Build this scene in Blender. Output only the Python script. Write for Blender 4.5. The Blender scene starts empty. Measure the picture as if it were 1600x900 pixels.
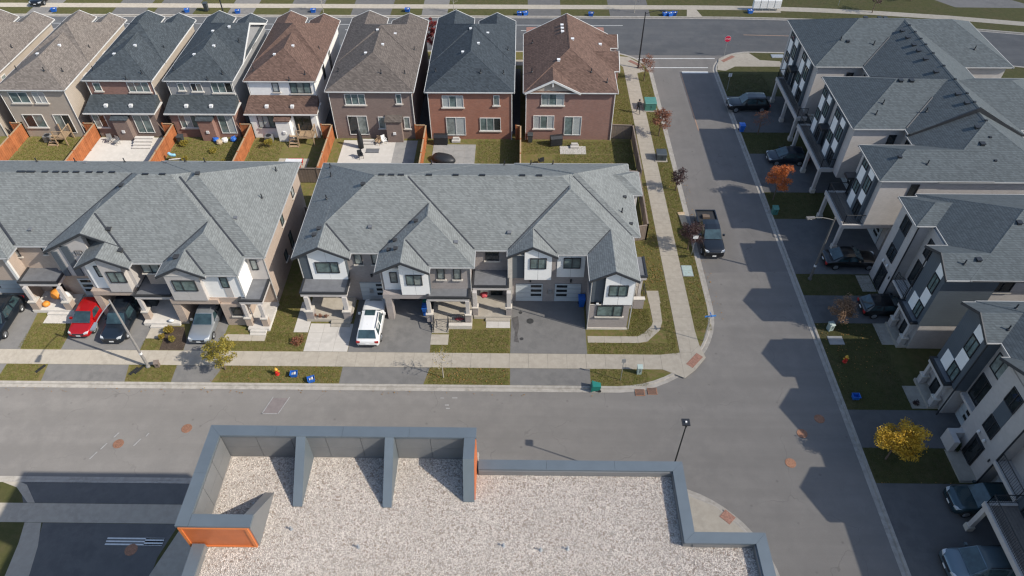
import bpy, math, random
import numpy as np
from mathutils import Matrix, Vector
R = math.radians
rnd = random.Random(7)
sc = bpy.context.scene
COL = sc.collection

# ---------------------------------------------------------------- camera
cam_d = bpy.data.cameras.new('camera')
cam = bpy.data.objects.new('camera', cam_d); COL.objects.link(cam)
PITCH, ROLL, YAW, CAM_H = R(45.382), R(0.1187), R(-0.7956), 44.0
fw = Vector((math.sin(YAW)*math.cos(PITCH), math.cos(YAW)*math.cos(PITCH), -math.sin(PITCH)))
rt = Vector((math.cos(YAW), -math.sin(YAW), 0)); dn = fw.cross(rt)
r2 = rt*math.cos(ROLL) + dn*math.sin(ROLL); d2 = dn*math.cos(ROLL) - rt*math.sin(ROLL)
cam.matrix_world = Matrix(((r2.x, -d2.x, -fw.x, 0), (r2.y, -d2.y, -fw.y, 0), (r2.z, -d2.z, -fw.z, CAM_H), (0, 0, 0, 1)))
cam_d.sensor_width = 36; cam_d.lens = 36*1107.59/1600; cam_d.clip_end = 1500
sc.camera = cam

# ---------------------------------------------------------------- sky, sun, exposure
SUN_EL, SUN_X, SUN_Y = R(38.5), 0.937, -0.349          # direction towards the sun in plan
w = bpy.data.worlds.new('World'); sc.world = w; w.use_nodes = True
nt = w.node_tree; nt.nodes.clear()
sky = nt.nodes.new('ShaderNodeTexSky'); sky.sky_type = 'NISHITA'; sky.sun_disc = False
sky.sun_elevation = SUN_EL; sky.sun_rotation = math.atan2(SUN_X, SUN_Y)
bg = nt.nodes.new('ShaderNodeBackground'); bg.inputs['Strength'].default_value = 0.15
wo = nt.nodes.new('ShaderNodeOutputWorld')
nt.links.new(sky.outputs[0], bg.inputs[0]); nt.links.new(bg.outputs[0], wo.inputs[0])
sl = bpy.data.lights.new('sun', 'SUN'); sl.energy = 3.65; sl.angle = R(0.53); sl.color = (1.0, 0.93, 0.82)
so = bpy.data.objects.new('sun', sl); COL.objects.link(so)
so.location = (60, -30, 80)
sd = Vector((SUN_X*math.cos(SUN_EL), SUN_Y*math.cos(SUN_EL), math.sin(SUN_EL)))
so.rotation_euler = sd.to_track_quat('Z', 'Y').to_euler()
sc.view_settings.view_transform = 'Standard'; sc.view_settings.look = 'None'
sc.view_settings.exposure = 0.42; sc.view_settings.gamma = 1.0
sc.cycles.filter_width = 1.3

# ---------------------------------------------------------------- materials
MATS = {}
def nodes_of(name):
    m = bpy.data.materials.new(name); m.use_nodes = True
    t = m.node_tree; b = t.nodes['Principled BSDF']
    MATS[name] = m
    return m, t, b
def N(t, typ, **kw):
    n = t.nodes.new(typ)
    for k, v in kw.items(): setattr(n, k, v)
    return n
def L(t, a, b): t.links.new(a, b)
def math_n(t, op, a, b=None):
    n = N(t, 'ShaderNodeMath', operation=op)
    for i, v in enumerate((a, b)):
        if v is None: continue
        if isinstance(v, (int, float)): n.inputs[i].default_value = v
        else: L(t, v, n.inputs[i])
    return n.outputs[0]
def mixc(t, fac, a, b):
    n = N(t, 'ShaderNodeMix', data_type='RGBA')
    if isinstance(fac, (int, float)): n.inputs[0].default_value = fac
    else: L(t, fac, n.inputs[0])
    for i, v in ((6, a), (7, b)):
        if isinstance(v, tuple): n.inputs[i].default_value = (*v, 1)
        else: L(t, v, n.inputs[i])
    return n.outputs[2]
def noise(t, vec, scale, detail=4, rough=.6):
    n = N(t, 'ShaderNodeTexNoise'); n.inputs['Scale'].default_value = scale
    n.inputs['Detail'].default_value = detail; n.inputs['Roughness'].default_value = rough
    L(t, vec, n.inputs['Vector']); return n.outputs[0]
def ramp(t, fac, lo, hi):
    n = N(t, 'ShaderNodeMapRange'); n.inputs[1].default_value = lo; n.inputs[2].default_value = hi
    L(t, fac, n.inputs[0]); return n.outputs[0]
def pos(t): return N(t, 'ShaderNodeNewGeometry').outputs['Position']
def bump(t, b, h, strength, dist=.02):
    n = N(t, 'ShaderNodeBump'); n.inputs['Strength'].default_value = strength; n.inputs['Distance'].default_value = dist
    L(t, h, n.inputs['Height']); L(t, n.outputs[0], b.inputs['Normal'])
def plain(name, col, rough=.6, metal=0, var=.12, scale=3, fine=0, coat=0, spec=None):
    """colour with soft large-scale and fine variation"""
    m, t, b = nodes_of(name)
    b.inputs['Roughness'].default_value = rough; b.inputs['Metallic'].default_value = metal
    if coat: b.inputs['Coat Weight'].default_value = coat; b.inputs['Coat Roughness'].default_value = .04
    if spec is not None: b.inputs['Specular IOR Level'].default_value = spec
    p = pos(t)
    n = ramp(t, noise(t, p, scale), .3, .7)
    c = mixc(t, n, tuple(x*(1-var) for x in col), tuple(min(1, x*(1+var)) for x in col))
    if fine:
        f = ramp(t, noise(t, p, 60, 2), .35, .65)
        c = mixc(t, math_n(t, 'MULTIPLY', f, fine), c, tuple(x*.55 for x in col))
    L(t, c, b.inputs['Base Color'])
    return m
def shingles(name, col, var=.5):
    m, t, b = nodes_of(name); b.inputs['Roughness'].default_value = .92; b.inputs['Specular IOR Level'].default_value = .25
    p = pos(t); s = N(t, 'ShaderNodeSeparateXYZ'); L(t, p, s.inputs[0])
    row = math_n(t, 'DIVIDE', s.outputs[2], .078)
    ri = math_n(t, 'FLOOR', row); rf = math_n(t, 'FRACT', row)
    u = math_n(t, 'ADD', s.outputs[0], s.outputs[1])
    wn0 = N(t, 'ShaderNodeTexWhiteNoise', noise_dimensions='1D'); L(t, ri, wn0.inputs['W'])
    cu = math_n(t, 'FLOOR', math_n(t, 'ADD', math_n(t, 'DIVIDE', u, .17), math_n(t, 'MULTIPLY', wn0.outputs[0], 7.3)))
    cv = N(t, 'ShaderNodeCombineXYZ'); L(t, cu, cv.inputs[0]); L(t, ri, cv.inputs[1])
    wn = N(t, 'ShaderNodeTexWhiteNoise', noise_dimensions='2D'); L(t, cv.outputs[0], wn.inputs['Vector'])
    big = ramp(t, noise(t, p, .5, 5), .3, .7)
    c = mixc(t, wn.outputs[0], tuple(x*(1-var*.55) for x in col), tuple(min(1, x*(1+var*.55)) for x in col))
    c = mixc(t, math_n(t, 'MULTIPLY', big, .18), c, tuple(x*.7 for x in col))
    mp = N(t, 'ShaderNodeMapping'); mp.inputs['Scale'].default_value = (.9, .9, .12); L(t, p, mp.inputs['Vector'])
    c = mixc(t, math_n(t, 'MULTIPLY', ramp(t, noise(t, mp.outputs[0], 1, 4), .45, .75), .22), c, tuple(x*.6 for x in col))
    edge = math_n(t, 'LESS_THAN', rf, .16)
    c = mixc(t, math_n(t, 'MULTIPLY', edge, .45), c, tuple(x*.35 for x in col))  # shadow line under each course edge, put into the colour
    L(t, c, b.inputs['Base Color'])
    h = math_n(t, 'ADD', math_n(t, 'MULTIPLY', rf, -.6), math_n(t, 'MULTIPLY', wn.outputs[0], .5))
    bump(t, b, h, .4, .02)
    return m
def brick(name, c1, c2, mortar, bw=.23, bh=.075, var=.2):
    m, t, b = nodes_of(name); b.inputs['Roughness'].default_value = .85
    p = pos(t); s = N(t, 'ShaderNodeSeparateXYZ'); L(t, p, s.inputs[0])
    u = math_n(t, 'ADD', s.outputs[0], s.outputs[1])
    cv = N(t, 'ShaderNodeCombineXYZ'); L(t, u, cv.inputs[0]); L(t, s.outputs[2], cv.inputs[1])
    bt = N(t, 'ShaderNodeTexBrick'); L(t, cv.outputs[0], bt.inputs['Vector'])
    bt.inputs['Color1'].default_value = (*c1, 1); bt.inputs['Color2'].default_value = (*c2, 1); bt.inputs['Mortar'].default_value = (*mortar, 1)
    bt.inputs['Scale'].default_value = 1; bt.inputs['Mortar Size'].default_value = .009; bt.inputs['Bias'].default_value = 0
    bt.inputs['Brick Width'].default_value = bw; bt.inputs['Row Height'].default_value = bh
    n = ramp(t, noise(t, p, 1.3, 5), .3, .7)
    c = mixc(t, math_n(t, 'MULTIPLY', n, var*1.6), bt.outputs[0], tuple(x*.6 for x in c1))
    L(t, c, b.inputs['Base Color']); bump(t, b, bt.outputs['Fac'], -.3, .01)
    return m
def siding(name, col, pitch, axis='z', rough=.55, var=.06):
    m, t, b = nodes_of(name); b.inputs['Roughness'].default_value = rough
    p = pos(t); s = N(t, 'ShaderNodeSeparateXYZ'); L(t, p, s.inputs[0])
    v = s.outputs[2] if axis == 'z' else math_n(t, 'ADD', s.outputs[0], s.outputs[1])
    fr = math_n(t, 'FRACT', math_n(t, 'DIVIDE', v, pitch))
    n = ramp(t, noise(t, p, 1.1, 5), .3, .7)
    c = mixc(t, n, tuple(x*(1-var) for x in col), tuple(min(1, x*(1+var)) for x in col))
    g = math_n(t, 'LESS_THAN', fr, .08)
    c = mixc(t, math_n(t, 'MULTIPLY', g, .5), c, tuple(x*.45 for x in col))
    L(t, c, b.inputs['Base Color']); bump(t, b, fr, .35, .02)
    return m
def ground_mat(name, cols, scales, rough=.95, fine=.35, fine_scale=45, bmp=.5, diff=1.0, cracks=0, tracks=None):
    m, t, b = nodes_of(name); b.inputs['Roughness'].default_value = rough; b.inputs['Specular IOR Level'].default_value = .2
    b.inputs['Diffuse Roughness'].default_value = diff
    p = pos(t); c = cols[0]
    for col, s in zip(cols[1:], scales):
        c = mixc(t, ramp(t, noise(t, p, s, 6, .65), .42, .62), c, col)
    f = ramp(t, noise(t, p, fine_scale, 3, .7), .3, .7)
    c = mixc(t, math_n(t, 'MULTIPLY', f, fine), c, tuple(x*.55 for x in cols[0]))
    if tracks:          # wheel-worn bands along the road, drips and spots
        mp = N(t, 'ShaderNodeMapping'); mp.inputs['Scale'].default_value = (*tracks, 1); L(t, p, mp.inputs['Vector'])
        k = ramp(t, noise(t, mp.outputs[0], 1, 4, .6), .4, .64)
        c = mixc(t, math_n(t, 'MULTIPLY', k, .4), c, tuple(x*.72 for x in cols[0]))
        vs = N(t, 'ShaderNodeTexVoronoi'); vs.inputs['Scale'].default_value = .75; L(t, p, vs.inputs['Vector'])
        k = math_n(t, 'MULTIPLY', ramp(t, vs.outputs['Distance'], .1, .03), .45)
        c = mixc(t, k, c, tuple(x*.45 for x in cols[0]))
    if cracks:
        vn = N(t, 'ShaderNodeTexVoronoi', feature='DISTANCE_TO_EDGE'); vn.inputs['Scale'].default_value = .17
        dv = N(t, 'ShaderNodeVectorMath', operation='ADD'); L(t, p, dv.inputs[0])
        nz = N(t, 'ShaderNodeTexNoise'); nz.inputs['Scale'].default_value = .9; L(t, p, nz.inputs['Vector'])
        L(t, nz.outputs['Color'], dv.inputs[1]); L(t, dv.outputs[0], vn.inputs['Vector'])
        k = math_n(t, 'MULTIPLY', math_n(t, 'LESS_THAN', vn.outputs[0], .0035), math_n(t, 'MULTIPLY', ramp(t, noise(t, p, .35, 2), .45, .6), cracks))
        c = mixc(t, k, c, tuple(x*.35 for x in cols[0]))
    L(t, c, b.inputs['Base Color']); bump(t, b, f, bmp, .012)
    return m
def glassy(name, col, rough=.06, var=.3, scale=1.7):
    m, t, b = nodes_of(name); b.inputs['Roughness'].default_value = rough; b.inputs['Specular IOR Level'].default_value = .9
    p = pos(t); n = ramp(t, noise(t, p, scale, 2), .35, .65)
    L(t, mixc(t, n, tuple(x*(1-var) for x in col), tuple(x*(1+var) for x in col)), b.inputs['Base Color'])
    return m
def leafmat(name, c1, c2):
    m, t, b = nodes_of(name); b.inputs['Roughness'].default_value = .6
    p = pos(t); n = ramp(t, noise(t, p, 9, 2), .3, .7)
    c = mixc(t, n, c1, c2); L(t, c, b.inputs['Base Color'])
    tr = N(t, 'ShaderNodeBsdfTranslucent'); L(t, c, tr.inputs[0])
    mx = N(t, 'ShaderNodeMixShader'); mx.inputs[0].default_value = .3
    L(t, b.outputs[0], mx.inputs[1]); L(t, tr.outputs[0], mx.inputs[2])
    L(t, mx.outputs[0], t.nodes['Material Output'].inputs[0])
    return m

asphalt = ground_mat('asphalt', [(.225, .213, .2), (.204, .194, .184), (.242, .229, .215)], (.12, .7), fine=.4, cracks=.3, tracks=(.035, .75))
asphalt_side = ground_mat('side_street_asphalt', [(.2, .19, .18), (.178, .17, .163), (.215, .203, .193)], (.12, .6), fine=.35, cracks=.3, tracks=(.75, .035))  # darker copy of asphalt: the dimmer light up this street is in the colour
asphalt_far = ground_mat('asphalt_far', [(.105, .11, .118), (.09, .096, .104), (.12, .123, .128)], (.1, .5), fine=.3, tracks=(.03, .7))  # dark tone carries the cloud shade over the far street
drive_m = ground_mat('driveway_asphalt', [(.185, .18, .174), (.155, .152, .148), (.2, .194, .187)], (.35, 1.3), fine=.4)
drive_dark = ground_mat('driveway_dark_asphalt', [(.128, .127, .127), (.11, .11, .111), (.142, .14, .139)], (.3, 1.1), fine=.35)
concrete = ground_mat('concrete', [(.365, .33, .277), (.325, .295, .25), (.395, .36, .305)], (.5, 2.2), fine=.15, bmp=.25)
concrete_new = ground_mat('pale_concrete', [(.47, .445, .41), (.42, .4, .37), (.5, .475, .44)], (.5, 2.0), fine=.12, bmp=.2)
joint_m = plain('joint_base', (.24, .22, .19), .95)  # base tone that shows in the gaps between slabs
kerb_m = ground_mat('kerb_concrete', [(.37, .345, .31), (.3, .28, .25), (.41, .385, .35)], (.6, 2.5), fine=.25, bmp=.3)
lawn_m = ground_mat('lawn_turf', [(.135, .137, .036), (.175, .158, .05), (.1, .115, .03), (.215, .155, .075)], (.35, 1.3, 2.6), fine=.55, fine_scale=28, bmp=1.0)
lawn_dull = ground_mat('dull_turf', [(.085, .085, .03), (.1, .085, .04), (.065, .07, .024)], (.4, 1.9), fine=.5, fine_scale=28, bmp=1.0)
grass_m = leafmat('grass_blades', (.125, .132, .028), (.23, .2, .055))
soil_m = ground_mat('mulch', [(.075, .055, .042), (.11, .085, .065), (.05, .038, .03)], (2, 9), fine=.5, fine_scale=20, bmp=1)
paver_m = ground_mat('paver_stone', [(.3, .29, .275), (.25, .245, .235)], (1.2,), fine=.2)
gravel_bed = ground_mat('gravel_bed', [(.46, .415, .37), (.39, .35, .31)], (3,), fine=.5, fine_scale=14, bmp=1)
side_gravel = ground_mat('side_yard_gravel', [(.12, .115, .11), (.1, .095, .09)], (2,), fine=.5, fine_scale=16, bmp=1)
white_paint = plain('road_paint_white', (.6, .6, .58), .7, var=.12, scale=4, fine=.35)
faded_paint = plain('faded_marking_paint', (.36, .35, .335), .85, var=.2, scale=6, fine=.5)
yellow_paint = plain('road_paint_worn_yellow', (.34, .22, .15), .7, var=.15, scale=5, fine=.4)
iron_rust = plain('rusty_iron', (.25, .125, .075), .8, var=.35, scale=14)
tactile_m = plain('rust_tactile_plate', (.24, .125, .09), .75, var=.3, scale=8)
iron_dark = plain('dark_iron', (.06, .06, .06), .6, metal=.4, var=.2)

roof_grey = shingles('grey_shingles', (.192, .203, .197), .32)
roof_grey_dim = shingles('grey_shingles_dimmed', (.085, .1, .108), .32)  # same shingles as roof_grey, with the duller light on these slopes coloured in
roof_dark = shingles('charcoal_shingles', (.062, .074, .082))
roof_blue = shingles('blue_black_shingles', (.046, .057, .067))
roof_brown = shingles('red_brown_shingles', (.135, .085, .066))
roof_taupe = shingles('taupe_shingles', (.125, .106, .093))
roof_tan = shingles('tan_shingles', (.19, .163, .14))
brick_grey = brick('grey_brick', (.335, .295, .275), (.285, .252, .237), (.38, .35, .335))
brick_beige = brick('beige_brick', (.45, .35, .28), (.39, .3, .24), (.47, .41, .35))
brick_brown = brick('brown_brick', (.25, .18, .15), (.2, .143, .12), (.24, .2, .18))
brick_red = brick('red_brick', (.38, .15, .088), (.3, .118, .072), (.26, .2, .17))
brick_mix = brick('plum_brick', (.32, .16, .12), (.25, .128, .1), (.26, .21, .185))
brick_pale = brick('pale_brick', (.47, .44, .42), (.42, .393, .375), (.48, .46, .44))
stucco_white = plain('white_stucco', (.8, .79, .76), .8, var=.05, scale=2)
stucco_grey = plain('light_grey_stucco', (.48, .45, .425), .85, var=.06, scale=2)
stone_trim = plain('pale_stone_trim', (.55, .51, .45), .8, var=.1, scale=4)
panel_white = plain('white_panel', (.84, .835, .81), .55, var=.03, scale=2)
panel_grey = plain('warm_grey_panel', (.48, .45, .425), .55, var=.04, scale=2)
siding_slate = siding('slate_siding', (.085, .105, .125), .19)
siding_grey = siding('grey_siding', (.3, .3, .3), .16)
siding_tan = siding('tan_siding', (.44, .38, .315), .16)
siding_white = siding('white_siding', (.66, .66, .64), .16)
trim_white = plain('white_trim', (.64, .63, .6), .5, var=.04)
trim_black = plain('black_trim', (.028, .03, .034), .45, var=.1)
metal_dark = plain('dark_metal', (.04, .043, .048), .45, metal=.5, var=.12)
valley_m = plain('valley_metal', (.05, .054, .06), .6, metal=.3, var=.15)
membrane = plain('roof_membrane', (.15, .155, .165), .75, var=.14, scale=2.5, fine=.25)
garage_m = siding('garage_door_paint', (.5, .54, .56), .5, rough=.45, var=.03)
soffit_m = plain('soffit_grey', (.4, .395, .38), .6, var=.04)
glass_blind = siding('blinds_behind_glass', (.4, .43, .42), .07, rough=.12, var=.1)
glass_dark = glassy('dark_glass', (.022, .027, .03))
glass_curt = glassy('curtained_glass', (.22, .25, .235), .12)
glass_teal = glassy('tinted_glass', (.13, .175, .17), .08)
parapet_m = plain('blue_grey_parapet_metal', (.145, .172, .19), .42, metal=.3, var=.06, scale=1.2)
panel_metal = plain('warm_grey_metal_panel', (.21, .213, .214), .42, metal=.3, var=.05, scale=1.5)
orange_m = siding('orange_cladding', (.5, .135, .042), .12, rough=.45, var=.1)
cedar = siding('orange_cedar', (.4, .135, .048), .15, axis='u', rough=.8, var=.3)
cedar_dark = siding('weathered_brown_fence', (.2, .155, .125), .15, axis='u', rough=.8, var=.14)
deck_wood = plain('deck_wood', (.4, .28, .17), .75, var=.2, scale=9)
grey_metal = plain('galvanised_metal', (.42, .43, .43), .45, metal=.6, var=.08)
pole_conc = plain('pole_concrete', (.25, .235, .22), .75, var=.12, scale=6)
bark_m = plain('bark', (.13, .095, .07), .9, var=.25, scale=14)
rubber = plain('rubber', (.02, .02, .021), .8, var=.1)
rim_m = plain('alloy_rim', (.45, .46, .47), .3, metal=.8, var=.05)
blue_bin = plain('blue_bin_plastic', (.022, .13, .5), .45, var=.08)
green_bin = plain('green_bin_plastic', (.01, .14, .115), .45, var=.08)
dark_bin = plain('dark_bin_plastic', (.05, .06, .065), .5, var=.1)
teal_box = plain('utility_green', (.065, .2, .165), .5, var=.1)
tan_box = plain('tan_box', (.45, .36, .24), .7, var=.1)
grey_box = plain('grey_box', (.3, .37, .35), .6, var=.08)
cover_black = plain('black_vinyl_cover', (.02, .022, .025), .5, var=.25, scale=5)
red_m = plain('red_enamel', (.5, .03, .02), .4, var=.1)
yellow_m = plain('yellow_enamel', (.62, .36, .04), .45, var=.1)
sign_red = plain('sign_red', (.55, .015, .06), .4, var=.04)
sign_white = plain('sign_white', (.75, .75, .74), .4, var=.03)
sign_blue = plain('sign_blue', (.06, .22, .55), .4, var=.05)
white_plastic = plain('white_plastic', (.7, .7, .69), .45, var=.05)
cloth_dark = plain('dark_cloth', (.018, .02, .025), .85, var=.2)
skin_m = plain('skin', (.35, .2, .14), .6, var=.05)
pumpkin_m = plain('orange_inflatable', (.75, .28, .04), .5, var=.1)
paper_m = plain('paper', (.62, .68, .7), .8, var=.05)
flower_m = plain('red_flowers', (.42, .06, .07), .7, var=.4, scale=20)
rustleaf_m = plain('rust_planting', (.4, .13, .06), .8, var=.4, scale=25)

# ---------------------------------------------------------------- mesh helpers
class MB:
    def __init__(s): s.v = []; s.f = []
    def quad(s, *pts):
        i = len(s.v); s.v += [tuple(p) for p in pts]; s.f.append(tuple(range(i, i+len(pts)))); return s
    def box(s, x0, x1, y0, y1, z0, z1):
        i = len(s.v)
        s.v += [(x0, y0, z0), (x1, y0, z0), (x1, y1, z0), (x0, y1, z0), (x0, y0, z1), (x1, y0, z1), (x1, y1, z1), (x0, y1, z1)]
        for f in ((0, 3, 2, 1), (4, 5, 6, 7), (0, 1, 5, 4), (1, 2, 6, 5), (2, 3, 7, 6), (3, 0, 4, 7)): s.f.append(tuple(i+k for k in f))
        return s
    def extr(s, poly, a, b, fn):
        """poly: 2-d points; fn(p, q, t) -> 3-d point for the extrusion value t"""
        i = len(s.v); n = len(poly)
        s.v += [fn(p, q, a) for p, q in poly] + [fn(p, q, b) for p, q in poly]
        s.f.append(tuple(i+k for k in reversed(range(n)))); s.f.append(tuple(i+n+k for k in range(n)))
        for k in range(n):
            j = (k+1) % n; s.f.append((i+k, i+j, i+n+j, i+n+k))
        return s
    def prism(s, poly, z0, z1): return s.extr(poly, z0, z1, lambda p, q, t: (p, q, t))
    def prism_y(s, poly, y0, y1): return s.extr(poly, y0, y1, lambda p, q, t: (p, t, q))
    def prism_x(s, poly, x0, x1): return s.extr(poly, x0, x1, lambda p, q, t: (t, p, q))
    def tube(s, p, q, r0, r1=None, n=8, cap=True):
        r1 = r0 if r1 is None else r1
        p = Vector(p); q = Vector(q); d = (q-p).normalized()
        a = d.orthogonal().normalized(); b = d.cross(a); i = len(s.v)
        for c, r in ((p, r0), (q, r1)):
            for k in range(n):
                t = 2*math.pi*k/n; s.v.append(tuple(c + a*math.cos(t)*r + b*math.sin(t)*r))
        for k in range(n):
            j = (k+1) % n; s.f.append((i+k, i+j, i+n+j, i+n+k))
        if cap: s.f.append(tuple(i+k for k in reversed(range(n)))); s.f.append(tuple(i+n+k for k in range(n)))
        return s
    def lathe(s, prof, c=(0, 0, 0), n=12):
        i = len(s.v); m = len(prof)
        for r, z in prof:
            for k in range(n):
                t = 2*math.pi*k/n; s.v.append((c[0]+r*math.cos(t), c[1]+r*math.sin(t), c[2]+z))
        for a in range(m-1):
            for k in range(n):
                j = (k+1) % n; s.f.append((i+a*n+k, i+a*n+j, i+(a+1)*n+j, i+(a+1)*n+k))
        s.f.append(tuple(i+k for k in reversed(range(n)))); s.f.append(tuple(i+(m-1)*n+k for k in range(n)))
        return s
    def strip(s, p, q, wdt, up=.02, thick=.03):
        """thin raised strip from p to q (ridge caps, flashings)"""
        p = Vector(p); q = Vector(q); d = (q-p).normalized()
        sd_ = d.cross(Vector((0, 0, 1))).normalized()*wdt/2; u = Vector((0, 0, up)); e = Vector((0, 0, -thick-.08))
        i = len(s.v)
        for c in (p, q): s.v += [tuple(c+sd_+e), tuple(c+sd_*.98+Vector((0, 0, -.25*wdt))+u), tuple(c+u), tuple(c-sd_*.98+Vector((0, 0, -.25*wdt))+u), tuple(c-sd_+e)]
        for k in range(4): s.f.append((i+k, i+k+1, i+6+k, i+5+k))
        return s
    def mesh(s, name, mat, smooth=False):
        m = bpy.data.meshes.new(name); m.from_pydata(s.v, [], s.f)
        if mat: m.materials.append(mat)
        if smooth: m.polygons.foreach_set('use_smooth', [True]*len(m.polygons))
        m.update(); return m
    def build(s, name, mat, parent=None, smooth=False):
        return put(name, s.mesh(name, mat, smooth), parent)
def put(name, mesh, parent=None, loc=None):
    o = bpy.data.objects.new(name, mesh); COL.objects.link(o)
    if parent is not None:
        o.parent = parent
        if parent.get('_w') is not None:      # the parent sits at its base; its parts are written in world coordinates
            o.matrix_parent_inverse = Matrix.Translation(-parent.location)
    if loc is not None: o.location = loc
    return o
def tag(o, label, cat, group=None):
    o['label'] = label; o['category'] = cat
    if group: o['group'] = group
    return o
WORLD_ROOTS = []
def thing(name, label, cat, loc, rz=0, group=None, world=False):
    o = bpy.data.objects.new(name, None); COL.objects.link(o); o.empty_display_size = .3
    o.location = loc; o.rotation_euler = (0, 0, rz)
    if world: o['_w'] = 1; WORLD_ROOTS.append(o)
    return tag(o, label, cat, group)
def kind(o, k): o['kind'] = k; return o
def dup(root, loc, rz=None, label=None, swap=None, scale=None):
    r = root.copy(); COL.objects.link(r); r.location = loc
    if rz is not None: r.rotation_euler = (0, 0, rz)
    if scale: r.scale = (scale,)*3
    if label: r['label'] = label
    def rec(a, b):
        for ch in list(a.children):
            c = ch.copy(); COL.objects.link(c); c.parent = b
            if swap and c.type == 'MESH' and c.data.materials and c.data.materials[0] in swap:
                key = (c.data.name, swap[c.data.materials[0]].name)
                if key not in MESHSWAP:
                    md = c.data.copy(); md.materials[0] = swap[c.data.materials[0]]; MESHSWAP[key] = md
                c.data = MESHSWAP[key]
            rec(ch, c)
    rec(root, r); return r
MESHSWAP = {}
def arc(cx, cy, r, a0, a1, n=14):
    return [(cx+r*math.cos(R(a0+(a1-a0)*k/n)), cy+r*math.sin(R(a0+(a1-a0)*k/n))) for k in range(n+1)]
def structure(name, poly, z, mat, thick=0, parent=None):
    b = MB()
    if thick: b.prism(poly, z-thick, z)
    else: b.quad(*[(p[0], p[1], z) for p in poly])
    o = b.build(name, mat, parent)
    if parent is None: kind(o, 'structure')
    return o

# ---------------------------------------------------------------- ground, roads, kerbs, pavements
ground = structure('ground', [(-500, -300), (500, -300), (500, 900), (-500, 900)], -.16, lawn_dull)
structure('road', [(-300, -60), (60, -60), (60, 46), (-300, 46)], -.124, asphalt)
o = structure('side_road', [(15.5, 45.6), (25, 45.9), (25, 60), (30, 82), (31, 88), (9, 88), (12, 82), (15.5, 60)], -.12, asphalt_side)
def far_curve(x, y): return y - (.00245*(x-25)**2 if x > 25 else 0)
xs = [-300, -150, -60, 0, 25, 30, 36, 42, 50, 60, 70, 90, 120]
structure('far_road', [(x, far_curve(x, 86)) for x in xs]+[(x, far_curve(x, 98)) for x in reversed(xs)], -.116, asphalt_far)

def kerb(name, path, side):
    """path = road edge of the gutter; side = +1 when the pavement lies to the left of the path direction"""
    prof = [(0, -.16), (0, -.105), (.3, -.12), (.33, -.005), (.37, .008), (.52, .008), (.52, -.16)]
    b = MB(); n = len(prof); pts = [Vector((*p, 0)) for p in path]
    for k, p in enumerate(pts):
        d = (pts[min(k+1, len(pts)-1)]-pts[max(k-1, 0)]).normalized(); nr = Vector((-d.y, d.x, 0))*side
        b.v += [tuple(p+nr*u+Vector((0, 0, z))) for u, z in prof]
    for k in range(len(pts)-1):
        for j in range(n-1):
            q = (k*n+j, k*n+j+1, (k+1)*n+j+1, (k+1)*n+j); b.f.append(q)
    return kind(b.build(name, kerb_m), 'structure')
NW = [(-300, 32.4), (-60, 32.4), (-20, 32.4), (7.4, 32.4)]+arc(7.4, 41.5, 9.1, -88, 0)+[(16.5, 60), (16.5, 81)]+arc(10.5, 81, 6, 4, 90)+[(-60, 87), (-300, 87)]
kerb('kerb', NW, 1)
NE = [(24.03, -60), (24.03, 20), (24.03, 60), (24.03, 81.3)]+arc(29.8, 81.3, 5.8, 178, 90)+[(x, far_curve(x, 87.2)) for x in (36, 42, 50, 60, 80, 120)]
kerb('kerb', NE, -1)
SW = [(-300, 24.82), (9, 24.82)]+arc(9, 17.3, 7.52, 88, 0)+[(16.52, -60)]
kerb('kerb', SW, -1)
FAR = [(x, far_curve(x, 96.6)) for x in xs]
kerb('kerb', FAR, 1)
def inset(path, side, d):
    pts = [Vector((*p, 0)) for p in path]; out = []
    for k, p in enumerate(pts):
        dd = (pts[min(k+1, len(pts)-1)]-pts[max(k-1, 0)]).normalized(); q = p+Vector((-dd.y, dd.x, 0))*side*d; out.append((q.x, q.y))
    return out
structure('lawn', inset(NW, 1, .5), 0, lawn_m, .14)
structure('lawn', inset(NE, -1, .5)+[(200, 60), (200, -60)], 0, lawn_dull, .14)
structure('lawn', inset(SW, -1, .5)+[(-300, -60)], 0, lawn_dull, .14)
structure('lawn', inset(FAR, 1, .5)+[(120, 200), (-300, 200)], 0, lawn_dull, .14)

def slabs(name, cells, mat=concrete, z=.02, gap=.009):
    """pavement: a base sheet and one slab per cell (each cell a convex quad)"""
    b = MB()
    for c in cells: b.quad(*[(p[0], p[1], z-.012) for p in c])
    base = kind(b.build(name, joint_m), 'structure')
    cache = {}
    for c in cells:
        cx = sum(p[0] for p in c)/4; cy = sum(p[1] for p in c)/4
        loc = [(p[0]-cx, p[1]-cy) for p in c]
        key = tuple(round(v, 2) for p in loc for v in p)
        if key not in cache:
            q = []
            for x, y in loc:
                l = math.hypot(x, y); q.append((x*(1-gap*1.4/l), y*(1-gap*1.4/l)))
            cache[key] = MB().prism(q, -.05, 0).mesh('slab', mat)
        put('slab', cache[key], base, (cx, cy, z + rnd.uniform(-.003, .003)))
    return base
def rect(x0, x1, y0, y1): return [(x0, y0), (x1, y0), (x1, y1), (x0, y1)]
front = [rect(-60+1.52*k, -60+1.52*(k+1), 34.58, 36.06) for k in range(46)]     # ends at x = 9.92
slabs('front_pavement', front)
side_w = [rect(12.9, 14.5, 38.6+1.52*k, 38.6+1.52*(k+1)) for k in range(28)]
slabs('side_pavement', side_w)
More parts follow.
